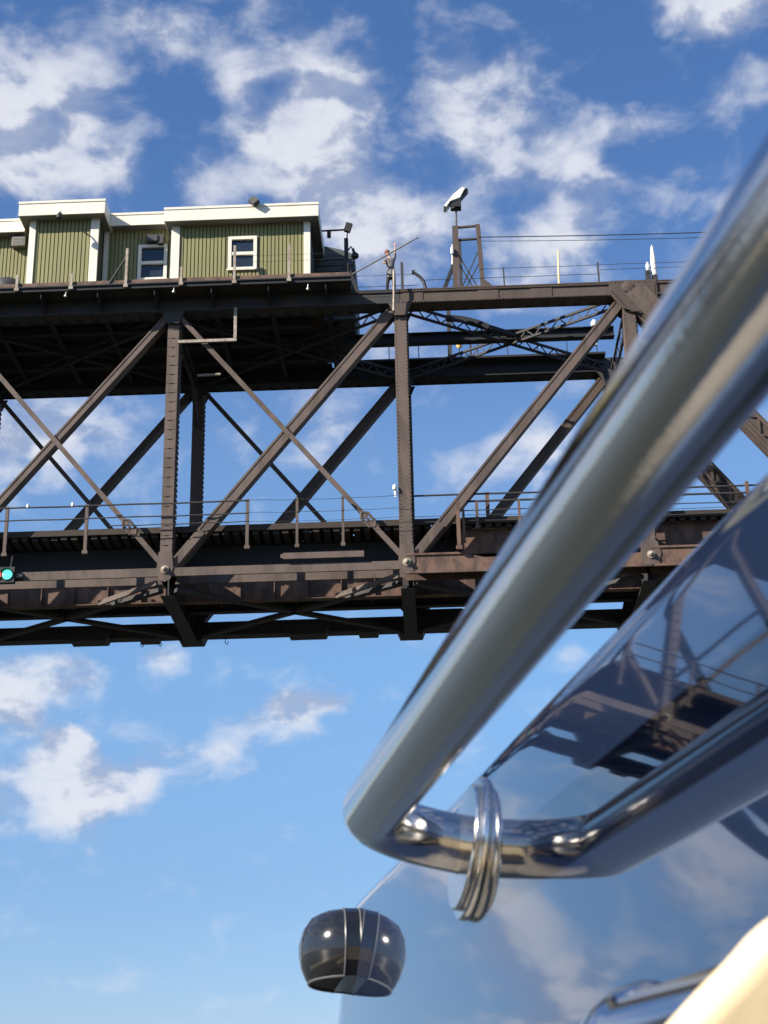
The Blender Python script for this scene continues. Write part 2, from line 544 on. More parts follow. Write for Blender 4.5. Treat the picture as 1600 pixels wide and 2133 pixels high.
# diagonals: the main one rises to the right, the counter falls to the right
for i in range(len(PX) - 1):
    a, b = PX[i], PX[i + 1]
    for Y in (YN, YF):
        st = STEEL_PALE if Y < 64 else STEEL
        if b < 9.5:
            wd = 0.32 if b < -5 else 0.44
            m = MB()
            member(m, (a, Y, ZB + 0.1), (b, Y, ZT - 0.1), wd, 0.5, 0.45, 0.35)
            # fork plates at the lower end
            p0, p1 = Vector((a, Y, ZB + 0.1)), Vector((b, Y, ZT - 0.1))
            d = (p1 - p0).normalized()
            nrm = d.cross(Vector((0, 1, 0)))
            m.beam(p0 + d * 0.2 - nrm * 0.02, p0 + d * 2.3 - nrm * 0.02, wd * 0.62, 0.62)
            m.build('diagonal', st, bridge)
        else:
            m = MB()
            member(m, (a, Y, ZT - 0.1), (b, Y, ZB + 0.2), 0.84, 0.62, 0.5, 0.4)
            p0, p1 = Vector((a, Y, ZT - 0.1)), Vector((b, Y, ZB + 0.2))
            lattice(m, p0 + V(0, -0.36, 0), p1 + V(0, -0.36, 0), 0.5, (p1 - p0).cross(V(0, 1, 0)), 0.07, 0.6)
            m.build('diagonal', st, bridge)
        if b < 0:
            yo = -0.34
            m = MB()
            p0, p1 = Vector((a, Y + yo, ZT - 0.25)), Vector((b, Y + yo, ZB + 0.3))
            d = (p1 - p0).normalized()
            L = (p1 - p0).length
            m.beam(p0 + d * 0.5, p0 + d * (L - 2.55), 0.20, 0.07)
            m.beam(p0 + d * (L - 2.25), p1 - d * 0.2, 0.21, 0.07)
            m.tube([p0 + d * (L - 2.55), p0 + d * (L - 2.25)], 0.05, 8)
            rod = m.build('counter_rod', STEEL_PALE if Y < 64 else STEEL, bridge)
            t = MB()
            nrm = d.cross(Vector((0, 1, 0)))
            c = p0 + d * (L - 2.4)
            for s in (-1, 1):
                t.tube([c - d * 0.42, c - d * 0.26 + nrm * s * 0.17, c + d * 0.26 + nrm * s * 0.17, c + d * 0.42], 0.065, 8)
            t.build('turnbuckle', STEEL, rod)

# upper chords
for Y, sgn in ((YN, -1), (YF, 1)):
    for i in range(len(PX) - 1):
        a, b = PX[i], PX[i + 1]
        m = MB()
        y0, y1 = Y - 0.38, Y + 0.38
        m.box(a + 0.012, b - 0.012, y0, y0 + 0.05, 36.31, 36.95)
        m.box(a + 0.012, b - 0.012, y1 - 0.05, y1, 36.31, 36.95)
        m.box(a, b, y0 - 0.07, y1 + 0.07, 36.953, 37.0)
        m.box(a + 0.012, b - 0.012, y0 + 0.053, y1 - 0.053, 36.36, 36.40)
        for z in (36.33, 36.86):                                   # flange angles
            m.box(a + 0.02, b - 0.02, y0 - 0.06, y0 - 0.002, z, z + 0.07)
        n = 14
        for k in range(n):
            x = a + (b - a) * (k + 0.5) / n
            m.box(x - 0.2, x + 0.2, y0 + 0.04, y1 - 0.04, 36.32, 36.35)
        m.build('top_chord', STEEL if (Y < 64 and b > 0) else DARKSTEEL if Y < 64 else SHADE_STEEL, bridge)  # shade painted on left near lengths and on the far chord

# splice plates and rivet rows on the near top chord
for x in (-0.35, 2.9, 5.2):
    m = MB()
    m.box(x - 0.45, x + 0.45, YN - 0.405, YN - 0.384, 36.42, 36.84)
    m.build('splice_plate', STEEL, bridge)
rv = MB()
for k in range(70):
    for z in (36.37, 36.90):
        x = -0.8 + k * 0.135
        rv.box(x - 0.022, x + 0.022, YN - 0.455, YN - 0.438, z - 0.02, z + 0.02)
rv.build('rivet', STEEL, bridge, kind='stuff')
rv = MB()
for X in PX:
    if X < -5 or X > 10:
        continue
    wd = 0.50 if X < -5 else 0.55
    for k in range(66):
        z = ZB + 0.8 + k * 0.168
        if z > ZT - 0.4:
            break
        for sx in (-1, 1):
            x = X + sx * (wd / 2 - 0.06)
            rv.box(x - 0.022, x + 0.022, YN - 0.318, YN - 0.303, z - 0.022, z + 0.022)
rv.build('rivet', STEEL_PALE, bridge, kind='stuff')
rv = MB()
for k in range(12):                                                # gusset over the right-hand post
    for x0, z0, dx, dz in ((8.2, 36.93, 0.165, 0), (8.2, 36.5, 0.05, -0.07), (10.05, 36.9, 0, -0.055), (9.0, 35.95, 0.085, 0.035), (8.95, 35.5, 0.04, 0.0)):
        x, z = x0 + dx * k, z0 + dz * k
        rv.box(x - 0.024, x + 0.024, YN - 0.487, YN - 0.471, z - 0.022, z + 0.022)
rv.build('rivet', STEEL, bridge, kind='stuff')
for X in PX[:-1]:
    rvt = MB()
    for k in range(40):
        x = X + 0.35 + k * 0.23
        rvt.box(x - 0.02, x + 0.02, YN - 0.448, YN - 0.432, 36.88, 36.915)
    if X < -2:
        rvt.build('rivet', DARKSTEEL, bridge, kind='stuff')

# gussets on the upper joints and pins
for i, X in enumerate(PX):
    for Y in (YN, YF):
        m = MB()
        y0 = Y - 0.47
        if X > 8:
            poly = [(X - 0.85, 36.5), (X - 0.75, 37.02), (X + 1.25, 37.02), (X + 1.25, 36.25), (X + 0.5, 35.4), (X - 0.35, 35.7)]
        else:
            poly = [(X - 0.5, 36.30), (X + 0.5, 36.30), (X + 0.25, 35.72), (X - 0.25, 35.72)]
        for ya in (y0, Y + 0.42):
            m = MB()
            m.prism(poly, 'y', ya, ya + 0.03)
            m.build('gusset_plate', STEEL if X > -5 and Y < 64 else DARKSTEEL, bridge)  # left and far plates get the darker tone as painted shade
    if X > 8:
        m = MB()
        d = Vector((9.1, 0, -12.0)).normalized()
        p = Vector((X + 0.25, YN - 0.50, 36.6))
        m.beam(p, p + d * 1.75, 0.98, 0.05)
        m.build('end_cover_plate', STEEL_PALE, bridge)
        m = MB()
        m.lathe((X + 0.0, YN - 0.47, 36.68), (0, -1, 0), [(0.26, 0), (0.26, 0.05), (0.20, 0.07), (0.0, 0.08)], 20)
        m.build('pin', STEEL, bridge)

# lower chords: pairs of eyebars left of the joint, riveted box chord to the right
for Y in (YN, YF):
    for i in range(len(PX) - 1):
        a, b = PX[i], PX[i + 1]
        if b < 0:
            for k, dy in enumerate((-0.36, 0.62)):
                m = MB()
                y = Y + dy
                m.beam((a, y, ZB + 0.13), (b, y, ZB + 0.13), 0.36, 0.09, t0=0.15, t1=0.15)
                for X in (a, b):
                    m.lathe((X, y - 0.05, ZB + 0.16), (0, 1, 0), [(0.0, 0), (0.31, 0), (0.31, 0.1), (0.0, 0.1)], 24)
                m.build('eyebar', STEEL_PALE if Y < 64 else DARKSTEEL, bridge)
        else:
            m = MB()
            poly = [(a - 0.1, 23.92), (a - 0.1, 24.78), (a + 2.3, 24.78), (a + 3.1, 24.55), (b, 24.55), (b, 23.92)]
            m.prism(poly, 'y', Y - 0.40, Y - 0.36)
            m.prism(poly, 'y', Y + 0.36, Y + 0.40)
            m.box(a + 0.1, b, Y - 0.35, Y + 0.35, 24.48, 24.53)
            m.box(a + 0.1, b, Y - 0.46, Y - 0.403, 23.93, 24.02)
            m.box(a, a + 2.3, Y - 0.46, Y - 0.403, 24.70, 24.785)
            m.build('bottom_chord', RUST if Y < 64 else DARKSTEEL, bridge)
    for i, X in enumerate(PX):
        m = MB()
        y0 = Y - 0.44
        m.lathe((X, y0, ZB + 0.22), (0, -1, 0), [(0.17, 0), (0.17, 0.05), (0.10, 0.06), (0.10, 0.15), (0.06, 0.19), (0.0, 0.2)], 20)
        m.build('pin', POSTPALE if Y < 64 else DARKSTEEL, bridge)
        m = MB()
        if X < 0:
            poly = [(X - 0.27, 25.2), (X + 0.27, 25.2), (X + 0.34, 24.5), (X + 0.24, 24.02), (X, 23.9), (X - 0.24, 24.02), (X - 0.34, 24.5)]
        else:
            poly = [(X - 0.3, 25.0), (X + 0.3, 25.0), (X + 0.42, 24.5), (X + 0.3, 24.0), (X - 0.3, 24.0), (X - 0.42, 24.5)]
        m.prism(poly, 'y', y0 - 0.0, y0 + 0.03)
        m.build('gusset_plate', STEEL_PALE if Y < 64 else DARKSTEEL, bridge)
# far lower chord edge girder (box, in shade)
m = MB()
m.box(PX[0], PX[-1], 67.25, 67.9, 23.92, 24.42)
m.build('edge_girder', DARKSTEEL, bridge)
# loose lit channel lying on the near lower chord
m = MB()
m.beam((-5.9, 59.86, 24.80), (-2.62, 59.86, 24.80), 0.26, 0.12)
m.beam((-6.0, 59.86, 24.80), (-5.9, 59.86, 24.80), 0.16, 0.10)
m.build('channel_iron', STEEL_PALE, bridge)

# floor beams, brackets, stringers, laterals
for i, X in enumerate(PX):
    m = MB()
    m.box(X - 0.03, X + 0.03, 60.9, 67.2, 23.6, 25.7)
    m.box(X - 0.28, X + 0.28, 60.75, 67.25, 23.55, 23.6)
    m.box(X - 0.28, X + 0.28, 60.75, 67.25, 25.7, 25.75)
    for y in (61.6, 63.3, 65.0, 66.4):
        m.box(X - 0.22, X + 0.22, y - 0.02, y + 0.02, 23.62, 25.68)
    m.build('floor_beam', DARKSTEEL, bridge)
    m = MB()                                                       # knee plates where the floor beam meets the far chord
    m.prism([(X - 0.85, 24.45), (X + 0.85, 24.45), (X + 0.5, 23.62), (X - 0.5, 23.62)], 'y', 67.0, 67.95)
    m.build('bearing_plate', DARKSTEEL, bridge)
    if i < len(PX) - 1:
        b = PX[i + 1]
        if X < -2:
            mid = (X + b) / 2
            for xx, wv in ((mid + 0.3, 0.8), (mid + 3.0, 0.42)):
                m = MB()
                m.prism([(xx - wv * 1.4, 24.4), (xx + wv * 1.4, 24.4), (xx + wv, 23.74), (xx - wv, 23.74)], 'y', 66.9, 67.8)
                m.build('bearing_plate', DARKSTEEL, bridge)
        for y in (62.5, 65.3):
            m = MB()
            zb = 23.86 if y < 64 else 24.34
            m.box(X + 0.035, b - 0.035, y - 0.02, y + 0.02, zb, 26.20)
            m.box(X + 0.035, b - 0.035, y - 0.19, y + 0.19, zb - 0.04, zb - 0.002)
            m.box(X + 0.035, b - 0.035, y - 0.19, y + 0.19, 26.202, 26.24)
            n = 7
            for k in range(1, n):
                x = X + (b - X) * k / n
                m.box(x - 0.02, x + 0.02, y - 0.16, y - 0.022, zb, 26.2)
            m.build('stringer', RUST if y < 64 else DARKSTEEL, bridge)
        n = 3
        for k in range(n):                                         # cross frames between the stringers
            x = X + (b - X) * (k + 0.5) / n
            m = MB()
            m.beam((x, 62.55, 24.5), (x, 65.25, 26.0), 0.10, 0.10, side=(1, 0, 0))
            m.beam((x, 62.55, 26.0), (x, 65.25, 24.5), 0.10, 0.10, side=(1, 0, 0))
            m.build('cross_frame', DARKSTEEL, bridge)
        for p, q in (((X + .3, 60.9), (b - .3, 67.3)), ((X + .3, 67.3), (b - .3, 60.9))):
            m = MB()
            m.beam((p[0], p[1], 23.86), (q[0], q[1], 23.86), 0.30, 0.16, side=(0, 0, 1))
            m.build('lateral_brace', DARKSTEEL, bridge)
        # braces from the near chord down to the stringers
        if b < 0.5:
            for xx, s in ((b - 0.35, -1),):
                m = MB()
                m.beam((xx, 60.2, 23.95), (xx - 2.6, 61.5, 23.6), 0.2, 0.14)
                m.build('knee_brace', STEEL_PALE, bridge)

# timber ties and rails
tie = MB().box(-0.13, 0.13, 61.02, 66.6, 26.26, 26.52)
tie_me = tie.mesh('tie', TIMBER, Vector((0, 64, 26.4)))
x = -71.0
while x < 29.5:
    o = bpy.data.objects.new('tie', tie_me)
    COL.objects.link(o)
    o.parent = bridge
    o.location = (x + random.uniform(-0.02, 0.02), random.uniform(-0.05, 0.05), 26.4 + random.uniform(-0.008, 0.008))
    x += 0.42
m = MB()
m.box(-71.2, 29.7, 61.02, 61.26, 26.54, 26.70)
m.build('guard_timber', TIE_EDGE, bridge)
m = MB()
m.box(-71.0, 29.5, 62.16, 62.24, 24.95, 26.2)
m.build('web_shade_strip', SHADE_STEEL, bridge)  # dark strip added to stand for shade on the stringer web
m = MB()
m.box(-71.2, 29.7, 60.90, 61.0, 26.40, 26.66)
m.build('fascia_timber', TIE_EDGE, bridge)
yy = 61.30
while yy < 63.0:
    m = MB()
    xx = -71.2
    while xx < 29.7:
        ln = random.uniform(3.2, 5.2)
        m.box(xx, min(29.7, xx + ln - random.uniform(0.02, 0.06)), yy, yy + 0.262, 26.525, 26.575)
        xx += ln
    m.build('walkway_plank', TIMBER, bridge, kind='stuff')
    yy += 0.27
for y in (63.2, 64.64):
    m = MB()
    m.box(-71.2, 29.7, y - 0.06, y + 0.06, 26.53, 26.56)
    m.box(-71.2, 29.7, y - 0.012, y + 0.012, 26.56, 26.66)
    m.box(-71.2, 29.7, y - 0.035, y + 0.035, 26.66, 26.70)
    m.build('running_rail', RUST, bridge)
# solid side plate of the deck right of the joint
m = MB()
m.box(1.35, 29.7, 61.30, 61.34, 25.2, 26.30)
m.box(1.35, 29.7, 61.2, 61.298, 26.22, 26.31)
m.build('deck_plate', RUST, bridge)

# upper platform: planks, cross beams, edge channel
ends = []
y = 59.02
k = 0
while y < 68.4:
    frac = (y - 60.0) / 6.0
    xe = -3.0 if y < 61 else -3.1 - 1.25 * min(1.0, max(0, frac)) + random.uniform(-0.30, 0.30)
    if 61.2 < y < 62.6:
        xe -= 0.5
    m = MB()
    m.box(-71.0, xe, y, y + 0.285, 37.02, 37.10)
    m.build('deck_plank', TIMBER, bridge)
    y += 0.30
m = MB()
m.box(-71.0, -2.95, 58.93, 59.01, 36.93, 37.16)
m.box(-71.0, -2.95, 58.86, 58.928, 37.09, 37.15)
m.build('edge_channel', SHADE_STEEL, bridge)
m = MB()
m.box(-71.0, -3.0, 58.95, 59.0, 37.163, 37.36)
m.build('toe_board', RUST, bridge)
x = -70.2
while x < -3.2:
    m = MB()
    m.box(x - 0.015, x + 0.015, 59.02, 60.0, 36.62, 36.93)
    m.prism([(59.05, 36.62), (59.98, 36.35), (59.98, 36.62)], 'x', x - 0.015, x + 0.015)
    m.box(x - 0.1, x + 0.1, 60.86, 67.1, 36.52, 36.56)
    m.box(x - 0.012, x + 0.012, 60.86, 67.1, 36.56, 36.98)
    m.box(x - 0.1, x + 0.1, 59.02, 68.4, 36.98, 37.015)
    m.build('cross_beam', SHADE_STEEL, bridge)
    x += 2.45
for y in (62.3, 63.9, 65.6):
    m = MB()
    m.box(-71, -4.9, y - 0.15, y + 0.15, 36.60, 36.97)
    m.build('platform_joist', SHADE_STEEL, bridge)

# bracing between the upper chords
for i in range(len(PX) - 1):
    a, b = PX[i], PX[i + 1]
    for p, q in (((a + .35, 60.9), (b - .35, 67.1)), ((a + .35, 67.1), (b - .35, 60.9))):
        m = MB()
        lattice(m, (p[0], p[1], 36.5), (q[0], q[1], 36.5), 0.42, (0, 0, 1), 0.06, 0.42)
        m.build('lateral_strut', DARKSTEEL, bridge)
    # sway strut across at each joint
    m = MB()
    lattice(m, (a, 60.9, 36.0), (a, 67.1, 36.0), 0.9, (0, 0, 1), 0.08, 0.7)
    m.beam((a, 60.85, 34.2), (a, 62.6, 35.6), 0.16, 0.16, side=(1, 0, 0))
    m.beam((a, 67.15, 34.2), (a, 65.4, 35.6), 0.16, 0.16, side=(1, 0, 0))
    m.build('sway_frame', DARKSTEEL, bridge)
m = MB()
m.box(-3.5, 8.7, 63.75, 64.15, 36.42, 36.46)
m.box(-3.5, 8.7, 63.93, 63.96, 36.46, 36.88)
m.box(-3.5, 8.7, 63.75, 64.15, 36.88, 36.92)
m.build('centre_strut', SHADE_STEEL, bridge)
m = MB()
pts = []
for k in range(9):
    t = k / 8
    pts.append((1.1 + 1.9 * t, 62.6, 36.95 - 0.55 * t * t))
for p, q in zip(pts[:-1], pts[1:]):
    m.beam(p, q, 0.24, 0.2)
m.beam((3.0, 62.6, 36.40), (4.2, 63.6, 36.5), 0.2, 0.2)
m.build('curved_strut', SHADE_STEEL, bridge)
# walkway along the far chord
m = MB()
m.box(-3.2, 8.6, 66.6, 66.66, 37.02, 37.10)
m.box(-3.2, 8.6, 66.6, 67.1, 37.0, 37.018)
for k in range(9):
    m.box(-3.0 + k * 1.4, -2.96 + k * 1.4, 66.67, 66.70, 37.02, 37.75)
m.build('walkway', SHADE_STEEL, bridge)
# hanger bracket under the platform and small pipes
m = MB()
m.beam((-10.45, 59.85, 34.75), (-7.93, 59.85, 34.75), 0.13, 0.10)
m.beam((-8.0, 59.85, 34.80), (-8.0, 59.85, 36.3), 0.13, 0.10)
m.build('hanger_bracket', POSTPALE, bridge)
m = MB()
m.tube([(-9.75, 61, 33.70), (-8.75, 61, 33.72)], 0.06, 8)
m.build('conduit', POSTPALE, bridge)
for X, Y, Z in ((-10.55, 58.9, 36.72), (-4.8, 58.9, 36.62), (-15.2, 58.9, 36.7)):
    m = MB()
    m.lathe((X, Y, Z), (0, 0, -1), [(0.0, 0), (0.05, 0.01), (0.06, 0.08), (0.0, 0.12)], 10)
    m.tube([(X, Y, Z), (X, Y + 0.12, Z + 0.25)], 0.02, 6)
    m.build('insulator', WHITEMETAL, bridge)
# hanging conduit loops along the far edge
for X in (-13.0, -9.2, -12.2):
    m = MB()
    m.tube([(X, 67.7, 23.95), (X - 0.06, 67.7, 23.7), (X + 0.03, 67.7, 23.6), (X + 0.1, 67.7, 23.75)], 0.02, 6)
    m.build('cable_loop', WIRE, bridge)
# support piers far outside the picture
for X in (PX[0], PX[-1]):
    p = thing('bridge_pier', 'tall concrete bridge pier standing in the water at the ' + ('left' if X < 0 else 'right') + ' end of the truss', 'pier', (X, 64, 0))
    m = MB()
    m.prism([(59.6, -2), (68.4, -2), (68.0, 22.2), (60.0, 22.2)], 'x', X - 1.3, X + 1.3)
    m.build('shaft', CONCRETE, p)
    m = MB()
    m.box(X - 1.7, X + 1.7, 59.4, 68.6, 22.203, 23.5)
    m.build('cap', CONCRETE, p)

# ------------------------------------------------------------------ green control house
house = thing('control_house', 'olive green board clad house with deep white fascias on top of the bridge', 'building', (-11, 63, 37.1))
BZ = 37.10


def board_wall(x0, x1, yf, zt, holes=()):
    """front wall with vertical boards; holes = (x0,x1,z0,z1)"""
    m = MB()
    xs = sorted({x0, x1, *[h[0] for h in holes], *[h[1] for h in holes]})
    for a, b in zip(xs[:-1], xs[1:]):
        h = [q for q in holes if q[0] <= a + 1e-6 and q[1] >= b - 1e-6]
        if h:
            m.box(a, b, yf, yf + 0.12, BZ, h[0][2])
            m.box(a, b, yf, yf + 0.12, h[0][3], zt)
        else:
            m.box(a, b, yf, yf + 0.12, BZ, zt)
    wall = m.build('wall', GREENBACK, house)
    n = int((x1 - x0) / 0.165)
    st = (x1 - x0) / n
    for i in range(n):
        a, b = x0 + i * st + 0.022, x0 + (i + 1) * st - 0.022
        c = (a + b) / 2
        hs = [q for q in holes if q[0] - 0.10 < c < q[1] + 0.10]
        spans = [(BZ + 0.02, zt)] if not hs else [(BZ + 0.02, hs[0][2]), (hs[0][3], zt)]
        dy = random.uniform(-0.004, 0.004)
        for z0, z1 in spans:
            bb = MB()
            bb.box(a, b, yf - 0.035 + dy, yf - 0.001, z0, z1)
            bb.build('cladding_board', GREEN, wall)
    return wall


def window(x0, x1, z0, z1, yf, wall_y):
    f = MB()
    t = 0.15
    f.box(x0, x0 + t, yf, wall_y + 0.05, z0, z1)
    f.box(x1 - t, x1, yf, wall_y + 0.05, z0, z1)
    f.box(x0 + t, x1 - t, yf, wall_y + 0.05, z1 - t, z1)
    f.box(x0 + t, x1 - t, yf, wall_y + 0.05, z0, z0 + t)
    zm = (z0 + z1) / 2
    f.box(x0 + t, x1 - t, yf + 0.02, wall_y + 0.04, zm - 0.075, zm + 0.075)
    f.box(x0 - 0.06, x1 + 0.06, yf - 0.03, yf - 0.002, z0 - 0.002, z0 + 0.06)
    w_ = f.build('window', WHITE, house)
    for a, b in ((z0 + t, zm - 0.075), (zm + 0.075, z1 - t)):
        g = MB()
        g.box(x0 + t, x1 - t, wall_y + 0.015, wall_y + 0.03, a, b)
        g.build('pane', GLASS, w_)
    return w_


def roof_section(x0, x1, y0, y1, zb, zt, side_r=True):
    f = MB()
    f.box(x0, x1, y0, y0 + 0.05, zb, zt)
    f.box(x1 - 0.05, x1, y0 + 0.05, y1, zb, zt)
    f.box(x0, x0 + 0.05, y0 + 0.05, y1, zb, zt)
    f.box(x0 - 0.02, x1 + 0.02, y0 - 0.03, y0 - 0.001, zt - 0.10, zt + 0.01)
    fa = f.build('fascia', WHITE, house)
    s = MB()
    s.box(x0 + 0.051, x1 - 0.051, y0 + 0.051, y1, zb + 0.02, zb + 0.05)
    s.build('soffit', SOFFIT, fa)
    r = MB()
    r.box(x0 + 0.051, x1 - 0.051, y0 + 0.051, y1, zt - 0.12, zt - 0.05)
    r.build('roof', ROOF, house)


def trim(x0, x1, y0, zt, z0=BZ):
    m = MB()
    m.box(x0, x1, y0 - 0.05, y0 + 0.1, z0, zt)
    m.build('corner_trim', WHITE, house)


# tall left box
board_wall(-17.06, -14.10, 59.6, 41.0)
m = MB()
m.box(-17.06, -16.95, 59.721, 67.6, BZ, 41.0)
m.box(-14.21, -14.10, 59.721, 67.6, BZ, 41.0)
m.build('side_wall', GREENBACK, house)
roof_section(-17.55, -13.74, 59.05, 67.9, 40.85, 41.55)
trim(-17.14, -16.86, 59.55, 40.95)
trim(-14.42, -14.06, 59.55, 40.95)
# long right box
board_wall(-10.80, -4.78, 59.6, 40.5, holes=((-8.29, -7.11, 38.02, 39.64),))
window(-8.33, -7.07, 37.98, 39.68, 59.50, 59.6)
m = MB()
m.box(-10.80, -10.69, 59.721, 67.6, BZ, 40.5)
m.box(-4.89, -4.78, 59.721, 67.6, BZ, 40.5)
m.build('side_wall', ANNEX, house)
roof_section(-11.10, -4.34, 59.05, 67.9, 40.30, 40.97)
trim(-10.84, -10.47, 59.55, 40.40)
trim(-5.02, -4.74, 59.55, 40.40)
# recessed wall between them
board_wall(-14.09, -10.81, 60.7, 40.95, holes=((-12.44, -11.25, 38.32, 40.08),))
window(-12.50, -11.19, 38.28, 40.12, 60.60, 60.7)
roof_section(-13.73, -11.11, 60.2, 67.9, 40.90, 41.53)
trim(-14.05, -13.85, 60.64, 40.9)
# wall running on at the left
board_wall(-34.0, -17.07, 60.7, 40.9)
roof_section(-34.5, -17.56, 60.2, 67.9, 40.78, 41.44)
m = MB()
m.box(-34.0, -4.8, 67.6, 67.7, BZ, 40.6)
m.build('rear_wall', GREENBACK, house)
# rusty sill channel under the walls
for x0, x1, y in ((-17.2, -14.0, 59.48), (-10.9, -4.7, 59.48), (-13.99, -10.91, 60.56), (-34, -17.21, 60.56)):
    m = MB()
    m.box(x0, x1, y, y + 0.08, BZ, BZ + 0.50)
    m.box(x0, x1, y - 0.06, y - 0.001, BZ + 0.42, BZ + 0.50)
    m.build('sill_channel', RUST, house)
# low lean-to behind the right end
m = MB()
m.prism([(-4.77, 37.1), (-3.0, 37.1), (-3.0, 40.45), (-3.6, 40.72), (-4.77, 41.05)], 'y', 62.6, 66.8)
ann = m.build('lean_to', ANNEX, house)
for k in range(10):
    m = MB()
    z = 37.3 + k * 0.32
    m.box(-4.75, -3.02, 62.55, 62.597, z, z + 0.26)
    m.box(-2.999, -2.96, 62.6, 66.8, z, z + 0.26)
    m.build('cladding_board', ANNEX, ann)
# wall boxes, lamps
m = MB()
m.box(-18.15, -17.55, 60.35, 60.66, 40.16, 40.64)
for k in range(5):
    m.box(-18.1, -17.6, 60.335, 60.349, 40.22 + k * 0.08, 40.26 + k * 0.08)
m.build('vent_box', GREYPLASTIC, house)
m = MB()
m.box(-12.10, -11.62, 60.36, 60.66, 40.16, 40.48)
m.box(-11.6, -11.36, 60.42, 60.66, 40.05, 40.52)
m.build('vent_box', DARKGREY, house)
m = MB()
m.beam((-7.28, 58.98, 41.20), (-7.02, 58.86, 40.92), 0.32, 0.22)
m.tube([(-7.2, 59.1, 40.9), (-7.15, 58.95, 41.05)], 0.035, 6)
m.build('floodlight', DARKGREY, house)
m = MB()
m.tube([(-15.68, 59.04, 40.9), (-15.62, 58.75, 40.78), (-15.62, 58.62, 40.62)], 0.035, 6)
m.lathe((-15.62, 58.62, 40.66), (0, 0, -1), [(0.03, 0), (0.10, 0.08), (0.13, 0.28), (0.0, 0.29)], 12)
m.build('eave_lamp', BLACK, house)
m = MB()
m.lathe((-17.95, 59.7, 37.1), (0, 0, 1), [(0.75, 0), (0.72, 0.45), (0.5, 0.78), (0.2, 0.9), (0.0, 0.92)], 20)
tag(m.build('equipment_dome', DARKGREY), 'dark rounded equipment cover low on the platform at the left edge of the picture', 'equipment cover')

# ------------------------------------------------------------------ railings
def railing(name, label, posts, rails, r_rail, mt_post, mt_rail, ploc, pr=0.04):
    t = thing(name, label, 'railing', ploc)
    for (x, y, z0, z1, rr) in posts:
        m = MB()
        m.box(x - rr, x + rr, y - rr, y + rr, z0, z1)
        m.box(x - rr * 1.7, x + rr * 1.7, y - rr * 1.2, y + rr * 1.2, z0 - 0.02, z0 + 0.12)
        m.build('railing_post', mt_post, t)
    for pts, rr in rails:
        m = MB()
        m.tube(pts, rr, 6)
        m.build('rail_bar', mt_rail, t)
    return t


def sag(x0, x1, y, z, n=10, amp=0.02, dip=0.0):
    return [(x0 + (x1 - x0) * k / n, y, z + amp * sin(k * 2.1) - dip * 4 * (k / n) * (1 - k / n)) for k in range(n + 1)]


YR = 59.75
px = [-68 + 3.35 * k for k in range(15)] + [-17.25, -13.95, -7.35, -5.32, -3.45]
railing('track_railing', 'thin pipe railing with slack wires along the track deck, left of the plain post', [(x, YR, 25.15, 27.30, 0.065 if x < -6 else 0.05) for x in px],
        [(sag(-69, -7.3, YR - 0.06, 27.22, 40, 0.012), 0.035), (sag(-69, -7.3, YR - 0.06, 26.66, 40, 0.014), 0.028), (sag(-13, -7.3, YR - 0.06, 26.30, 10, 0.02), 0.022),
         (sag(-7.3, -0.9, YR - 0.06, 27.25, 10, 0.01, 0.06), 0.010), (sag(-7.3, -0.9, YR - 0.06, 26.7, 10, 0.01, 0.05), 0.010), (sag(-7.3, -0.9, YR - 0.06, 26.3, 10, 0.012, 0.05), 0.008)],
        0.03, STEEL_PALE, DARKSTEEL, (-20, YR, 25.2))
px2 = [(1.23, 59.8, 24.86, 26.92, 0.075), (1.45, 59.9, 25.2, 26.6, 0.05)]
railing('walkway_cage', 'brown box railing with square posts on the track deck right of the plain post',
        px2 + [(2.02, 60.3, 25.9, 27.1, 0.06), (2.50, 61.2, 26.2, 27.85, 0.08), (3.75, 60.3, 25.9, 27.1, 0.05), (6.0, 60.3, 25.9, 27.1, 0.05), (8.3, 60.3, 25.9, 27.1, 0.05), (13.1, 60.3, 25.9, 27.6, 0.07), (16.5, 60.3, 25.9, 27.6, 0.07)],
        [(sag(-0.6, 29, 60.4, 27.48, 12, 0.008), 0.04), (sag(1.25, 29, 60.3, 27.12, 12, 0.006), 0.045), (sag(1.3, 29, 60.3, 26.72, 12, 0.01), 0.022), (sag(-0.6, 29, 60.4, 26.55, 14, 0.02), 0.012), (sag(-0.6, 29, 60.4, 26.30, 14, 0.02), 0.020)],
        0.03, RUST, DARKSTEEL, (5, 60, 25.2))
YU = 58.9
railing('platform_railing', 'pale stub posts of the platform railing in front of the green house',
        [(x, YU, 36.98, z, 0.055) for x, z in ((-17.33, 37.75), (-14.98, 37.72), (-12.62, 38.88), (-10.24, 37.85), (-7.95, 38.82), (-5.6, 38.80), (-19.7, 38.0), (-22.0, 38.8))],
        [([(-13.35, YU + 0.05, 37.2), (-12.62, YU + 0.02, 38.55)], 0.05), (sag(-7.95, -3.2, YU, 38.3, 8, 0.01), 0.007), (sag(-7.95, -3.2, YU, 38.0, 8, 0.01), 0.007)],
        0.02, POSTPALE, DARKSTEEL, (-12, YU, 37.0))
railing('chord_railing', 'thin wire railing on top of the brown chord right of the lattice frame',
        [(3.64, 60.2, 37.0, 38.05, 0.03), (7.74, 60.2, 37.0, 38.12, 0.035), (-0.78, 60.3, 37.0, 38.52, 0.06)],
        [(sag(2.6, 25, 60.2, 38.0, 14, 0.01), 0.012), (sag(0.0, 7.8, 60.2, 37.55, 8, 0.01), 0.014), (sag(7.8, 25, 60.2, 37.75, 8, 0.01), 0.012), (sag(-3.0, -0.1, 60.6, 37.55, 6, 0.01), 0.014), (sag(-3.0, -0.1, 60.6, 38.1, 6, 0.01), 0.010)],
        0.02, DARKSTEEL, DARKSTEEL, (5, 60.2, 37.0))
m = MB()
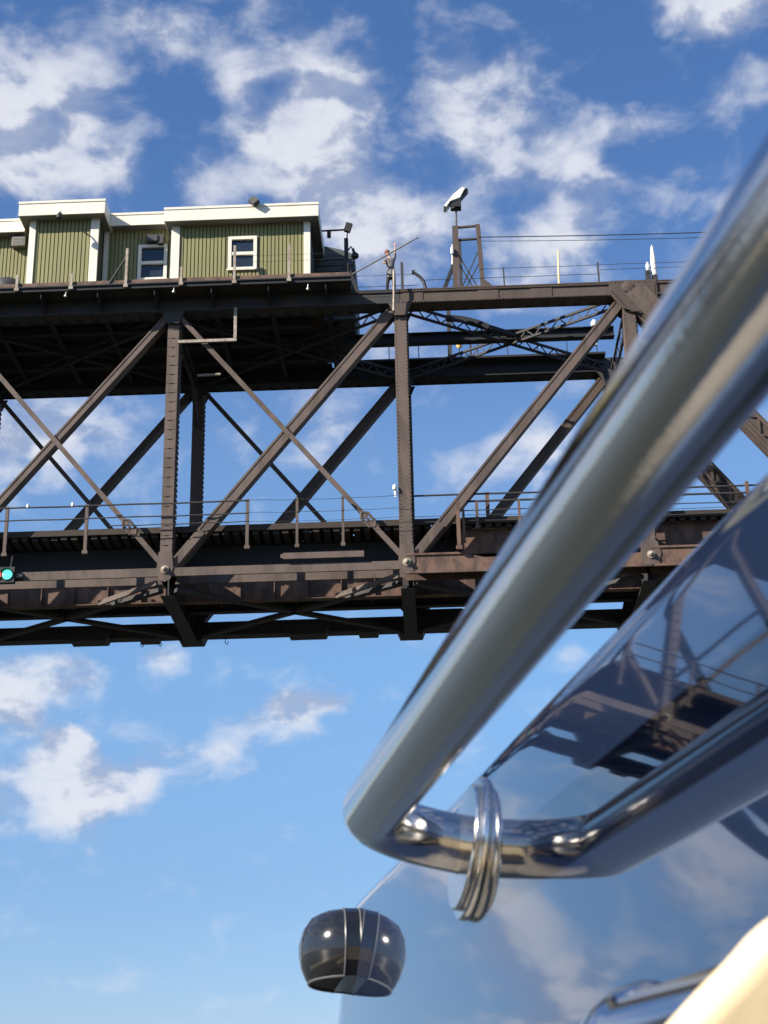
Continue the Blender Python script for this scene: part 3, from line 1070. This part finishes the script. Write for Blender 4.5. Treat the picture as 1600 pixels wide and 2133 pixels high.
m.tube([(6.0, 60.1, 37.02), (6.02, 60.1, 37.9), (6.06, 60.1, 38.75)], [0.05, 0.04, 0.03], 8)
tag(m.build('marker_post', YELLOW), 'pale yellow marker stick standing on the chord between two wire posts', 'marker')
m = MB()
m.tube([(-1.12, 59.55, 37.75), (-1.14, 59.55, 36.7), (-1.17, 59.6, 35.75)], 0.055, 8)
tag(m.build('conduit_pipe', POSTPALE), 'pale vertical pipe strapped to the chord below the balancing person', 'pipe')
m = MB()
m.tube([(-0.29, 60.2, 37.96), (0.0, 60.2, 37.72), (0.15, 60.2, 37.5), (0.25, 60.2, 37.02)], 0.07, 8)
m.box(-0.36, -0.22, 60.13, 60.27, 37.90, 38.04)
tag(m.build('bent_lever', BLACK), 'short black bent lever on the chord right of the person', 'lever')

# ------------------------------------------------------------------ light mast beside the house
mast = thing('light_mast', 'dark equipment mast with floodlight and hanging lamp at the right end of the green house', 'mast', (-3.22, 60.5, 37.1))
m = MB()
m.box(-3.31, -3.13, 60.4, 60.6, 37.1, 39.95)
m.build('pole', BLACK, mast)
m = MB()
m.beam((-3.2, 60.5, 38.6), (-2.70, 60.5, 37.12), 0.16, 0.12)
m.beam((-3.2, 60.5, 38.9), (-3.95, 60.5, 37.3), 0.12, 0.12)
m.beam((-3.2, 60.5, 38.0), (-3.45, 60.5, 37.12), 0.3, 0.10)
m.build('brace', BLACK, mast)
m = MB()
m.tube([(-3.2, 60.5, 39.9), (-3.15, 60.45, 40.3)], 0.03, 6)
m.beam((-3.18, 60.35, 40.24), (-3.05, 60.30, 40.62), 0.28, 0.2)
m.build('floodlight', BLACK, mast)
m = MB()
m.tube([(-3.2, 60.5, 39.3), (-3.0, 60.4, 39.5), (-2.92, 60.35, 39.3)], 0.035, 6)
m.lathe((-2.92, 60.35, 39.35), (0.25, 0, -1), [(0.06, 0), (0.06, 0.16), (0.18, 0.36), (0.15, 0.46), (0, 0.48)], 14)
m.build('lamp', BLACK, mast)
m = MB()
m.tube([(-4.3, 60.5, 40.42), (-3.1, 60.5, 40.44)], 0.045, 6)
m.lathe((-3.98, 60.5, 40.42), (0, 0, -1), [(0.04, 0), (0.09, 0.06), (0.09, 0.34), (0.0, 0.36)], 12)
m.build('side_arm', BLACK, mast)

# ------------------------------------------------------------------ lattice frame with scanner
frame = thing('lattice_frame', 'open brown steel frame with crossed braces standing on the chord', 'frame tower', (2.1, 60.3, 37.0))
m = MB()
m.beam((1.55, 60.3, 37.0), (1.62, 60.3, 40.25), 0.26, 0.22)
m.build('leg', STEEL_PALE, frame)
m = MB()
m.beam((1.80, 60.9, 37.0), (1.80, 60.9, 39.9), 0.14, 0.14)
m.build('leg', DARKSTEEL, frame)
m = MB()
m.beam((2.72, 60.3, 37.0), (2.62, 60.3, 40.30), 0.19, 0.19)
m.build('leg', STEEL, frame)
m = MB()
m.beam((1.62, 60.3, 40.20), (2.62, 60.3, 40.26), 0.08, 0.1)
m.build('cross_bar', STEEL, frame)
m = MB()
m.beam((1.7, 60.3, 39.57), (2.6, 60.3, 39.60), 0.08, 0.1)
m.build('cross_bar', DARKSTEEL, frame)
for p, q in (((1.70, 38.85), (2.45, 37.25)), ((2.6, 39.0), (1.85, 37.25)), ((1.75, 38.3), (2.25, 37.25)), ((2.62, 38.4), (2.0, 37.2))):
    m = MB()
    m.beam((p[0], 60.3, p[1]), (q[0], 60.3, q[1]), 0.05, 0.04)
    m.build('brace', DARKSTEEL, frame)
m = MB()
m.box(1.4, 3.0, 60.1, 60.7, 37.01, 37.14)
m.prism([(2.75, 37.14), (3.15, 37.14), (2.85, 37.45), (2.75, 37.45)], 'y', 60.2, 60.5)
m.build('base_plate', STEEL, frame)
m = MB()
m.beam((1.0, 60.3, 37.05), (1.5, 60.3, 38.35), 0.15, 0.14)
m.build('prop', BLACK, frame)
m = MB()
m.beam((1.42, 60.25, 38.3), (1.46, 60.25, 39.3), 0.08, 0.1)
m.lathe((1.44, 60.12, 38.75), (0, 0, 1), [(0.0, 0), (0.07, 0.02), (0.08, 0.18), (0.07, 0.32), (0.0, 0.34)], 12)
m.build('bulkhead_lamp', WHITEMETAL, frame)
# bent on the far chord
rear = thing('rear_frame', 'dark steel bent rising from the far chord behind the bracing', 'frame tower', (1.3, 67.3, 37.0))
m = MB()
m.beam((1.30, 67.2, 36.95), (1.32, 67.2, 40.2), 0.20, 0.2)
m.build('leg', DARKSTEEL, rear)
m = MB()
m.beam((2.3, 67.2, 36.95), (2.3, 67.2, 38.4), 0.10, 0.1)
m.beam((1.3, 67.2, 38.35), (2.3, 67.2, 38.35), 0.08, 0.08)
m.build('leg', DARKSTEEL, rear)

scan = thing('camera_scanner', 'white angled camera housing on a thin mast above the lattice frame', 'camera', (1.70, 60.3, 40.2))
m = MB()
m.tube([(1.66, 60.3, 40.1), (1.70, 60.3, 41.3)], 0.045, 8)
m.build('mast', DARKGREY, scan)
m = MB()
m.box(1.46, 1.92, 60.1, 60.5, 41.18, 41.48)
m.lathe((1.58, 60.2, 41.2), (0, 0, -1), [(0.1, 0), (0.1, 0.1), (0, 0.12)], 12)
m.build('drive_unit', BLACK, scan)
m = MB()
m.prism([(1.14, 41.20), (1.26, 41.16), (1.44, 41.44), (1.88, 41.62), (2.12, 42.10), (1.98, 42.14), (1.60, 41.80)], 'y', 60.05, 60.55)
m.build('housing', WHITEMETAL, scan)
m = MB()
m.beam((1.88, 60.3, 41.68), (2.22, 60.3, 42.10), 0.10, 0.40)
m.build('visor', BLACK, scan)

# overhead cable and antennas
m = MB()
pts = [(2.65 + 30 * t, 60.2, 39.62 - 1.2 * t * (1 - t) * 1.0 + 0.25 * t) for t in [k / 24 for k in range(25)]]
m.tube(pts, 0.022, 6)
tag(m.build('overhead_cable', WIRE), 'slack dark cable strung right from the lattice frame', 'cable')
m = MB()
m.tube([(2.65 + 30 * t, 60.5, 39.60 - 1.5 * t * (1 - t) + 0.3 * t) for t in [k / 24 for k in range(25)]], 0.013, 6)
tag(m.build('thin_cable', WIRE), 'thinner wire running through the lattice frame beside the slack cable', 'cable')
ant = thing('antenna', 'tall white pointed antenna at the right end of the chord', 'antenna', (10.2, 60.5, 37.0))
m = MB()
m.lathe((10.20, 60.5, 37.5), (0, 0, 1), [(0.0, 0), (0.13, 0.02), (0.14, 0.3), (0.12, 0.9), (0.07, 1.4), (0.0, 1.62)], 16)
m.build('radome', WHITEMETAL, ant)
m = MB()
m.box(10.08, 10.32, 60.4, 60.6, 37.0, 37.5)
m.build('mount', DARKGREY, ant)
ant2 = thing('antenna', 'short white antenna stub left of the tall pointed one', 'antenna', (9.95, 60.45, 37.0))
m = MB()
m.lathe((9.93, 60.45, 37.75), (0, 0, 1), [(0.0, 0), (0.08, 0.01), (0.09, 0.25), (0.05, 0.42), (0.0, 0.45)], 14)
m.build('radome', WHITEMETAL, ant2)
m = MB()
m.box(9.80, 10.02, 60.35, 60.55, 37.0, 37.74)
m.build('mount', DARKGREY, ant2)
# small lamps in the bracing and on the post
m = MB()
m.lathe((1.75, 66.45, 37.45), (0, -0.3, 1), [(0.0, 0), (0.12, 0.02), (0.15, 0.14), (0.10, 0.28), (0.0, 0.32)], 14)
m.tube([(1.75, 66.5, 37.42), (1.75, 66.9, 37.35)], 0.03, 6)
tag(m.build('amber_lamp', LENS_WARM), 'small amber globe lamp among the dark bracing on the far side', 'lamp')
m = MB()
m.lathe((8.15, 66.5, 38.4), (0, 0, 1), [(0.0, 0), (0.14, 0.02), (0.16, 0.18), (0.06, 0.34), (0.0, 0.36)], 12)
m.box(8.1, 8.2, 66.45, 66.6, 37.4, 38.4)
tag(m.build('white_lamp', WHITEMETAL), 'small white lamp on the far chord behind the rising diagonal', 'lamp')
m = MB()
m.lathe((-1.32, 60.0, 27.62), (0, 0, 1), [(0.0, 0), (0.08, 0.01), (0.10, 0.12), (0.06, 0.22), (0, 0.24)], 12)
m.box(-1.36, -1.15, 60.05, 60.12, 27.5, 27.6)
m.box(-1.34, -1.28, 60.0, 60.08, 27.3, 27.62)
tag(m.build('post_lamp', WHITEMETAL), 'tiny white lamp bracketed on the left edge of the plain post', 'lamp')
for X, lab in ((-16.4, 'small white glass insulator on the track railing nearer the left edge'), (-14.55, 'small white glass insulator on the track railing beside the crossing rods')):
    m = MB()
    m.lathe((X, YR - 0.06, 27.2), (0, 0, 1), [(0.0, 0), (0.05, 0.01), (0.07, 0.1), (0.04, 0.18), (0, 0.19)], 10)
    tag(m.build('insulator', WHITEMETAL), lab, 'insulator', 'insulators on the track railing')

sig = thing('signal_light', 'signal light with lit green lens beside a red one on the lower chord', 'signal light', (-17.2, 59.8, 24.35))
m = MB()
m.box(-17.85, -16.78, 59.75, 60.0, 24.02, 24.68)
m.beam((-17.0, 59.9, 24.6), (-16.9, 59.75, 25.15), 0.06, 0.06)
m.tube([(-16.8, 59.9, 24.3), (-16.45, 59.9, 24.28)], 0.12, 10)
hs = m.build('case', BLACK, sig)
for X, mt in ((-17.07, LENS_GREEN), (-17.52, LENS_RED)):
    m = MB()
    m.lathe((X, 59.75, 24.35), (0, -1, 0), [(0.205, 0), (0.19, 0.05), (0.1, 0.09), (0.0, 0.1)], 24)
    m.build('lens', mt, sig)
    m = MB()
    m.lathe((X, 59.75, 24.35), (0, -1, 0), [(0.22, 0), (0.235, 0.04), (0.245, 0.04), (0.245, 0)], 24)
    m.lathe((X, 59.75, 24.35), (0, -1, 0), [(0.235, 0.0), (0.235, 0.22)], 12, arc=(pi * 0.15, pi * 0.85), ref=(1, 0, 0))
    m.build('visor', BLACK, sig)


# ------------------------------------------------------------------ the person balancing on the chord
def skin_mesh(name, verts, edges, radii, m, parent, root=0, lev=2):
    base = parent_world(parent)
    me = bpy.data.meshes.new(name)
    me.from_pydata([tuple(Vector(v) - base) for v in verts], edges, [])
    o = bpy.data.objects.new(name, me)
    COL.objects.link(o)
    md = o.modifiers.new('s', 'SKIN')
    md.use_smooth_shade = True
    for i, r in enumerate(radii):
        rr = (r, r) if not isinstance(r, tuple) else r
        me.skin_vertices[0].data[i].radius = rr
        me.skin_vertices[0].data[i].use_root = i == root
    sb = o.modifiers.new('d', 'SUBSURF')
    sb.levels = sb.render_levels = lev
    bpy.context.view_layer.update()
    dg = bpy.context.evaluated_depsgraph_get()
    me2 = bpy.data.meshes.new_from_object(o.evaluated_get(dg))
    me2.name = name
    o.modifiers.clear()
    o.data = me2
    me2.materials.clear()
    me2.materials.append(m)
    for p in me2.polygons:
        p.use_smooth = True
    o.parent = parent
    return o


PY = 60.40
person = thing('person', 'person in grey shirt and dark trousers balancing on the chord with one arm raised', 'person', (-1.35, PY, 37.02))
J = {
    'pel': (-1.27, PY, 37.98), 'sp': (-1.27, PY, 38.28), 'ch': (-1.28, PY, 38.60), 'nk': (-1.32, PY - 0.02, 38.88), 'hd': (-1.40, PY - 0.05, 39.03), 'ht': (-1.45, PY - 0.06, 39.21),
    'sl': (-1.47, PY - 0.05, 38.74), 'el': (-1.58, PY - 0.16, 38.50), 'wl': (-1.50, PY - 0.36, 38.40),
    'sr': (-1.10, PY + 0.02, 38.84), 'er': (-1.07, PY - 0.02, 39.12), 'wr': (-1.05, PY - 0.10, 39.40),
    'hl': (-1.37, PY, 37.92), 'kl': (-1.43, PY - 0.10, 37.52), 'al': (-1.46, PY + 0.02, 37.12), 'tl': (-1.58, PY - 0.10, 37.06),
    'hr': (-1.17, PY, 37.92), 'kr': (-1.14, PY - 0.06, 37.52), 'ar': (-1.12, PY, 37.12), 'tr': (-1.18, PY - 0.16, 37.06),
}
names = list(J)
vs = [Vector(J[k]) for k in names]
R = dict(pel=(0.15, 0.11), sp=(0.135, 0.10), ch=(0.16, 0.11), nk=0.055, hd=0.085, ht=0.085, sl=0.065, el=0.045, wl=0.03, sr=0.065, er=0.045, wr=0.03,
         hl=0.095, kl=0.062, al=0.042, tl=0.035, hr=0.095, kr=0.062, ar=0.042, tr=0.035)
rs = [R[k] for k in names]
ix = {k: i for i, k in enumerate(names)}
ed = [(ix[a], ix[b]) for a, b in (('pel', 'sp'), ('sp', 'ch'), ('ch', 'nk'), ('nk', 'hd'), ('hd', 'ht'), ('ch', 'sl'), ('sl', 'el'), ('el', 'wl'), ('ch', 'sr'), ('sr', 'er'), ('er', 'wr'),
                                  ('pel', 'hl'), ('hl', 'kl'), ('kl', 'al'), ('al', 'tl'), ('pel', 'hr'), ('hr', 'kr'), ('kr', 'ar'), ('ar', 'tr'))]


def hand(wk, d, across, curl):
    """palm and five fingers grown from the wrist vertex"""
    w0 = Vector(J[wk])
    d = Vector(d).normalized()
    a = Vector(across)
    a = (a - d * a.dot(d)).normalized()
    c = d.cross(a)
    p = len(vs)
    vs.append(w0 + d * 0.055)
    rs.append((0.036, 0.018))
    ed.append((ix[wk], p))
    for k, (off, ln) in enumerate(((-0.034, 0.075), (-0.012, 0.088), (0.011, 0.084), (0.033, 0.066))):
        b0 = w0 + d * 0.095 + a * off
        n0 = len(vs)
        vs.append(b0)
        vs.append(b0 + d * ln * 0.55 + c * curl * 0.02)
        vs.append(b0 + d * ln * 0.85 + c * curl * 0.06)
        rs.extend([0.010, 0.009, 0.008])
        ed.extend([(p, n0), (n0, n0 + 1), (n0 + 1, n0 + 2)])
    n0 = len(vs)
    vs.append(w0 + d * 0.05 - a * 0.055 + c * 0.02)
    vs.append(w0 + d * 0.095 - a * 0.07 + c * 0.04)
    rs.extend([0.012, 0.010])
    ed.extend([(p, n0), (n0, n0 + 1)])


hand('wr', (0.05, -0.1, 1), (1, 0.3, 0), 0.6)
hand('wl', (0.35, -0.8, -0.2), (0.6, 0.1, 0.8), 1.2)
body = skin_mesh('body', vs, ed, rs, SKIN, person)
# head details: nose, ears, eyes and mouth
m = MB()
hc = Vector((-1.43, PY - 0.055, 39.10))
fd = Vector((-0.55, -0.83, -0.05)).normalized()
sd_ = fd.cross(Vector((0, 0, 1))).normalized()
m.tube([hc + fd * 0.085 + V(0, 0, 0.02), hc + fd * 0.12 - V(0, 0, 0.02), hc + fd * 0.085 - V(0, 0, 0.03)], [0.010, 0.018, 0.010], 8)
for s in (-1, 1):
    m.lathe(hc + sd_ * s * 0.095, sd_ * s, [(0.035, -0.01), (0.03, 0.012), (0.0, 0.016)], 10)
m.build('face_features', SKIN, person)
m = MB()
for s in (-1, 1):
    m.lathe(hc + fd * 0.088 + sd_ * s * 0.034 + V(0, 0, 0.022), fd, [(0.014, -0.01), (0.010, 0.006), (0.0, 0.009)], 10)
m.box(*sorted((hc.x + fd.x * 0.09 - 0.02, hc.x + fd.x * 0.09 + 0.02)), hc.y + fd.y * 0.095 - 0.006, hc.y + fd.y * 0.095 + 0.006, hc.z - 0.058, hc.z - 0.048)
m.build('eyes_and_mouth', TROUSERS, person)
m = MB()
prof = [(0.0, 0.125), (0.06, 0.115), (0.10, 0.08), (0.118, 0.03), (0.112, -0.03), (0.09, -0.07)]
m.lathe(hc - fd * 0.022 + V(0, 0, 0.015), V(0, 0, 1) - fd * 0.35, prof, 18)
m.build('hair', HAIR, person)
g = 0.022
sh = ['pel', 'sp', 'ch', 'sl', 'el', 'sr', 'er']
sv = [Vector(J[k]) for k in sh] + [Vector(J['nk']) * 0.45 + Vector(J['ch']) * 0.55]
sr_ = [tuple(q + g for q in (R[k] if isinstance(R[k], tuple) else (R[k], R[k]))) for k in sh] + [(0.10, 0.09)]
sr_[0] = (0.185, 0.145)
sr_[1] = (0.165, 0.13)
sv.append(Vector((-1.27, PY, 37.86)))
sr_.append((0.17, 0.13))
skin_mesh('shirt', sv, [(0, 1), (1, 2), (2, 3), (3, 4), (2, 5), (5, 6), (2, 7), (0, 8)], sr_, SHIRT, person)
th = ['pel', 'hl', 'kl', 'al', 'hr', 'kr', 'ar']
tv = [Vector(J[k]) for k in th]
tr_ = [tuple(q + 0.018 for q in (R[k] if isinstance(R[k], tuple) else (R[k], R[k]))) for k in th]
skin_mesh('trousers', tv, [(0, 1), (1, 2), (2, 3), (0, 4), (4, 5), (5, 6)], tr_, TROUSERS, person)
for a, t in (('al', 'tl'), ('ar', 'tr')):
    A, T = Vector(J[a]), Vector(J[t])
    d = (T - A)
    d.z = 0
    d.normalize()
    h = Vector((A.x, A.y, 37.055))
    sv = [h - d * 0.06, h + d * 0.05, h + d * 0.17, h + V(0, 0, 0.06)]
    skin_mesh('shoe', sv, [(0, 1), (1, 2), (1, 3)], [(0.045, 0.05), (0.048, 0.05), (0.04, 0.03), (0.055, 0.055)], SHOE, person)
pole = MB()
pole.tube([(-2.95, 60.08, 37.90), (-1.5, 60.02, 38.72), (-0.02, 60.08, 39.66)], [0.032, 0.034, 0.028], 10)
tag(pole.build('balancing_pole', WOODPOLE), 'long thin pole slanting up to the right across the balancing person', 'pole')
# plank the person stands on
m = MB()
m.box(-2.2, -0.6, 60.2, 60.62, 37.004, 37.03)
tag(m.build('plank', TIMBER), 'dark plank on the chord under the feet of the balancing person', 'plank')

# ------------------------------------------------------------------ the boat (local frame: x right, y forward, z up)
BYAW = rad(11.115)
boat = thing('motor_boat', 'glossy navy blue motor boat with stainless grab rail and cream bolster, close up', 'boat', (0, 0, 0))
boat.rotation_euler = (0, 0, BYAW)
ZC = 2.4


def bbuild(m, name, mt, parent=None, kind=None):
    """shapes already in the boat's own frame"""
    o = bpy.data.objects.new(name, m.mesh(name, mt, Vector((0, 0, 0))))
    COL.objects.link(o)
    o.parent = parent or boat
    return o


def tilt(wz):
    t = min(1.0, max(0.0, (0.112 - wz) / 0.05))
    q = min(1.0, max(0.0, (0.062 - wz) / 0.055))
    return 6.5 + 2.5 * t * t * (3 - 2 * t) - 3.5 * q * q * (3 - 2 * q)


def profile():
    """half section of the cabin side, (s, w) from the roof down"""
    pts = []
    # straight part, integrated from the flange point
    up_ = [(0.1857, 0.1508)]
    s, wz = up_[0]
    while wz < 0.180:
        wz += 0.004
        s += 0.004 * tan(rad(tilt(wz)))
        up_.append((s, wz))
    sl, wl = up_[-1]
    r = 0.026
    cs, cw = sl + r * cos(rad(6.5)), wl - r * sin(rad(6.5))
    lip = []
    for k in range(1, 17):
        a = rad(6.5 + (86 - 6.5) * k / 16)
        lip.append((cs - r * cos(a), cw + r * sin(a)))
    roof = [(cs + 0.2, lip[-1][1] + 0.012), (cs + 0.55, lip[-1][1] + 0.03), (cs + 0.95, lip[-1][1] + 0.04)]
    down = []
    s, wz = 0.1857, 0.1508
    while wz > -0.5:
        st = 0.005 if wz > 0 else 0.05
        wz -= st
        s -= st * tan(rad(tilt(wz)))
        down.append((s, wz))
    return list(reversed(roof)) + list(reversed(lip)) + list(reversed(up_)) + down


PR = profile()


def hull_s(wz):
    pts = [p for p in PR if p[1] < 0.182]
    for (s0, w0_), (s1, w1_) in zip(pts[:-1], pts[1:]):
        if w1_ <= wz <= w0_:
            return s0 + (s1 - s0) * (w0_ - wz) / max(1e-9, (w0_ - w1_))
    return pts[-1][0]


us = [-1.6, -1.0, -0.5] + [-0.2 + 0.08 * k for k in range(19)] + [1.29, 1.34, 1.375]
re_ = 0.035
ends_ = [(1.375 + re_ * sin(rad(a)), re_ * (1 - cos(rad(a)))) for a in (15, 30, 45, 60, 75, 90)]
prof_n = len(PR)
m = MB()
vsl = []
cols = [(u_, 0.0) for u_ in us] + ends_ + [(1.413, 0.3), (1.415, 0.8)]
for u_, ds in cols:
    for s, wz in PR:
        rake = 0.0
        vsl.append((max(s, s + ds) if s + ds < 1.2 else 1.2, u_ + rake, wz + ZC))
fsl = []
for i in range(len(cols) - 1):
    for k in range(prof_n - 1):
        a = i * prof_n + k
        fsl.append((a, a + 1, a + 1 + prof_n, a + prof_n))
m.add(vsl, fsl, True)
cabin = bbuild(m, 'cabin_side', NAVY)

# grab rail: straight tube parallel to the cabin side, two bends into flanges
RS, RW, RU = 0.1240, 0.1635, 0.841
FS, FU, FW = hull_s(0.1508), 0.842, 0.1508
rail_r = 0.0158


def arc_path(p0, corner, p1, r, n=10):
    p0, c, p1 = Vector(p0), Vector(corner), Vector(p1)
    d0, d1 = (p0 - c).normalized(), (p1 - c).normalized()
    ang = d0.angle(d1)
    t = r / tan(ang / 2)
    a, b = c + d0 * t, c + d1 * t
    cen = c + (d0 + d1).normalized() * (r / sin(ang / 2))
    va, vb = a - cen, b - cen
    tot = va.angle(vb)
    ax = va.cross(vb).normalized()
    out = [p0]
    for k in range(n + 1):
        out.append(cen + Matrix.Rotation(tot * k / n, 3, ax) @ va)
    out.append(p1)
    return out


fr = V(FS + 0.004, FU, FW + ZC)
fr2 = V(FS + 0.004, -0.70, FW + ZC)
c1 = V(RS, RU, RW + ZC)
c2 = V(RS, -0.70, RW + ZC)
mid = V(RS, 0.3, RW + ZC)
pa = arc_path(fr, c1, mid, 0.043, 16)
pb = arc_path(mid, c2, fr2, 0.043, 16)
straight = [mid.lerp(pb[1], k / 6) for k in range(1, 6)]
pre = [pa[-2].lerp(mid, k / 6) for k in range(1, 6)]
m = MB()
m.tube(pa[:-1] + pre + [mid] + straight + pb[1:], rail_r, 40)
rail = bbuild(m, 'grab_rail', STAINLESS)
for f_, c_ in ((fr, c1), (fr2, c2)):
    ax = V(-cos(rad(9)), 0, sin(rad(9)))
    base = V(FS, f_.y, f_.z)
    m = MB()
    m.lathe(base, ax, [(0.0375, -0.003), (0.0385, 0.0005), (0.0385, 0.0028), (0.0375, 0.0042), (0.0335, 0.0043)], 72)
    m.lathe(base, ax, [(0.0335, 0.0043), (0.0338, 0.0050), (0.0338, 0.0066), (0.0328, 0.0076), (0.0150, 0.0080)], 72)
    fl = bbuild(m, 'flange', CHROME, rail)

# side light on the cabin, a half barrel against the polished side
NW, NU = 0.156, 1.326
ns = hull_s(NW)
ax = V(0.03, 0.085, 1).normalized()
o_ = V(ns + 0.001, NU, NW + ZC)
bp = [(0.0, 0.0270), (0.018, 0.0268), (0.0300, 0.0252), (0.0370, 0.0210), (0.0425, 0.0120), (0.0455, 0.0005), (0.0452, -0.0085), (0.0430, -0.0180), (0.0395, -0.0258), (0.0372, -0.0292)]
m = MB()
m.lathe(o_, ax, bp, 56)
nav = bbuild(m, 'side_light', BLACKGLOSS)
m = MB()
m.lathe(o_, ax, [(0.0366, -0.0292), (0.0358, -0.0297), (0.0346, -0.0282), (0.0, -0.0272)], 56)
bbuild(m, 'base_cap', BLACK, nav)
m = MB()
m.lathe(o_, ax, [(0.0374, -0.0285), (0.0379, -0.0294), (0.0372, -0.0302), (0.0357, -0.0299)], 56)
bbuild(m, 'base_ring', SEAM, nav)
# flat band next to the hull with a worn edge on either side
tx = ax.cross(V(1, 0, 0)).normalized()
tx = -tx if tx.y > 0 else tx                     # towards the viewer
rib = [(-r_ - 0.0012, h_) for r_, h_ in bp[1:]]
full = rib + [(-a, b) for a, b in reversed(rib)]


def rib_pt(a, h, dx):
    return o_ + V(dx, 0, 0) - tx * a + ax * h * 1.0


m = MB()
nn = len(full)
m.add([rib_pt(a, h, -0.0125) for a, h in full] + [rib_pt(a, h, 0.01) for a, h in full],
      [tuple(range(nn))] + [(i, i + nn, (i + 1) % nn + nn, (i + 1) % nn) for i in range(nn)])
bbuild(m, 'mounting_band', BLACKGLOSS, nav)
for dx in (-0.0128, -0.0004):
    m = MB()
    m.tube([rib_pt(a, h, dx) for a, h in rib], 0.0007, 6)
    m.tube([rib_pt(-a, h, dx) for a, h in rib], 0.0007, 6)
    bbuild(m, 'seam_ridge', SEAM, nav)

# chrome rub strip end low on the cabin side
m = MB()
RWZ = 0.023
rs_ = hull_s(RWZ)
pts, rr = [], []
for k in range(15):
    t = k / 14
    pts.append((rs_ + 0.002, 0.548 - 0.025 * (1 - cos(pi / 2 * t)) if t < 1 else 0.523, RWZ + ZC))
    rr.append(max(0.0012, 0.027 * sin(pi / 2 * t)))
pts += [(rs_ + 0.002, u_, RWZ + ZC) for u_ in (0.517, 0.513, 0.509, 0.25)]
rr += [0.0275, 0.0265, 0.0245, 0.0245]
m.tube(pts, rr, 28)
strip = bbuild(m, 'rub_strip', BRIGHT)
# cream upholstered bolster at the lower right: outline of its rear face, rolled edge, depth away from the viewer
OUT = [(0.0955, 0.3717, -0.0055), (0.1063, 0.364, 0.0072), (0.1196, 0.3546, 0.0223), (0.1269, 0.3495, 0.0303), (0.1331, 0.3456, 0.0363), (0.1371, 0.3425, 0.0413), (0.1425, 0.3395, 0.0454), (0.1504, 0.336, 0.0488), (0.1583, 0.3334, 0.05), (0.162, 0.3538, -0.0067)]
BN = V(-0.2503, -0.9054, -0.3430).normalized()
op = [V(a, b, c + ZC) for a, b, c in OUT]
# smooth the outline
for _ in range(2):
    q = [op[0]]
    for a, b in zip(op[:-1], op[1:]):
        q += [a * 0.75 + b * 0.25, a * 0.25 + b * 0.75]
    op = q + [op[-1]]
cen = sum(op, V(0, 0, 0)) / len(op)
rb = 0.0065
loops = []
for k in range(9):
    a = pi / 2 * k / 8
    ins, dep = rb * (1 - sin(a)), rb * (1 - cos(a))
    loops.append((ins, dep))
loops += [(0.0, 0.008), (0.003, 0.013), (0.010, 0.016)]
n = len(op)


area = sum((op[i].cross(op[(i + 1) % n]) for i in range(n)), V(0, 0, 0))
inward = 1.0 if area.dot(BN) > 0 else -1.0


def inset(i, d):
    p0, p, p1 = op[i - 1], op[i], op[(i + 1) % n]
    e0, e1 = (p - p0).normalized(), (p1 - p).normalized()
    n0, n1 = BN.cross(e0), BN.cross(e1)
    n0, n1 = n0 * inward, n1 * inward
    h = (n0 + n1)
    h = h / max(0.6, h.dot(n0)) if h.length > 1e-6 else n0
    return p + h * d


m = MB()
vv = [inset(i, ins) - BN * dep for ins, dep in loops for i in range(n)]
ff = []
for j in range(len(loops) - 1):
    for i in range(n):
        a, b = j * n + i, j * n + (i + 1) % n
        ff.append((a, b, b + n, a + n))
m.add(vv, ff, True)
hub = cen * 0.45 + op[-1] * 0.35 + op[0] * 0.20
m.add(vv[:n] + [hub], [(i, (i + 1) % n, n) for i in range(n)])
m.add(vv[-n:] + [hub - BN * 0.016], [((i + 1) % n, i, n) for i in range(n)])
bbuild(m, 'bolster', CREAM)
# cockpit round the viewer: floor, port coaming, benches (seen in the polished steel)
m = MB()
m.box(-1.5, 1.3, -3.2, 2.4, 1.30, 1.34)
bbuild(m, 'cockpit_floor', TEAK)
m = MB()
m.prism([(-1.75, 1.2), (-1.45, 1.3), (-1.40, 2.0), (-1.62, 2.06), (-1.8, 1.98)], 'y', -3.2, 2.4)
bbuild(m, 'port_coaming', CREAM)
m = MB()
m.box(-1.38, 0.9, -2.6, -1.9, 1.345, 1.82)
m.box(-1.38, 0.9, -2.85, -2.55, 1.6, 2.35)
bbuild(m, 'stern_bench', CREAM)
m = MB()
m.prism([(-0.62, -1.25), (0.02, -0.62), (0.10, -0.70), (-0.54, -1.33)], 'z', 1.36, 2.78)
reflector_panel = bbuild(m, 'cream_reflector_panel', CREAM)  # unseen angled cream panel, added to reflect warm light into the rail
m = MB()
m.box(-1.38, -0.85, -1.85, 0.2, 1.345, 1.80)
bbuild(m, 'side_bench', CREAM)
m = MB()
m.prism([(-1.7, 1.25), (-1.75, 1.1), (-1.4, 0.1), (0.2, -0.3), (1.8, 0.1), (2.0, 1.1), (2.0, 1.25)], 'y', -3.4, 2.5)
bbuild(m, 'hull', NAVY)
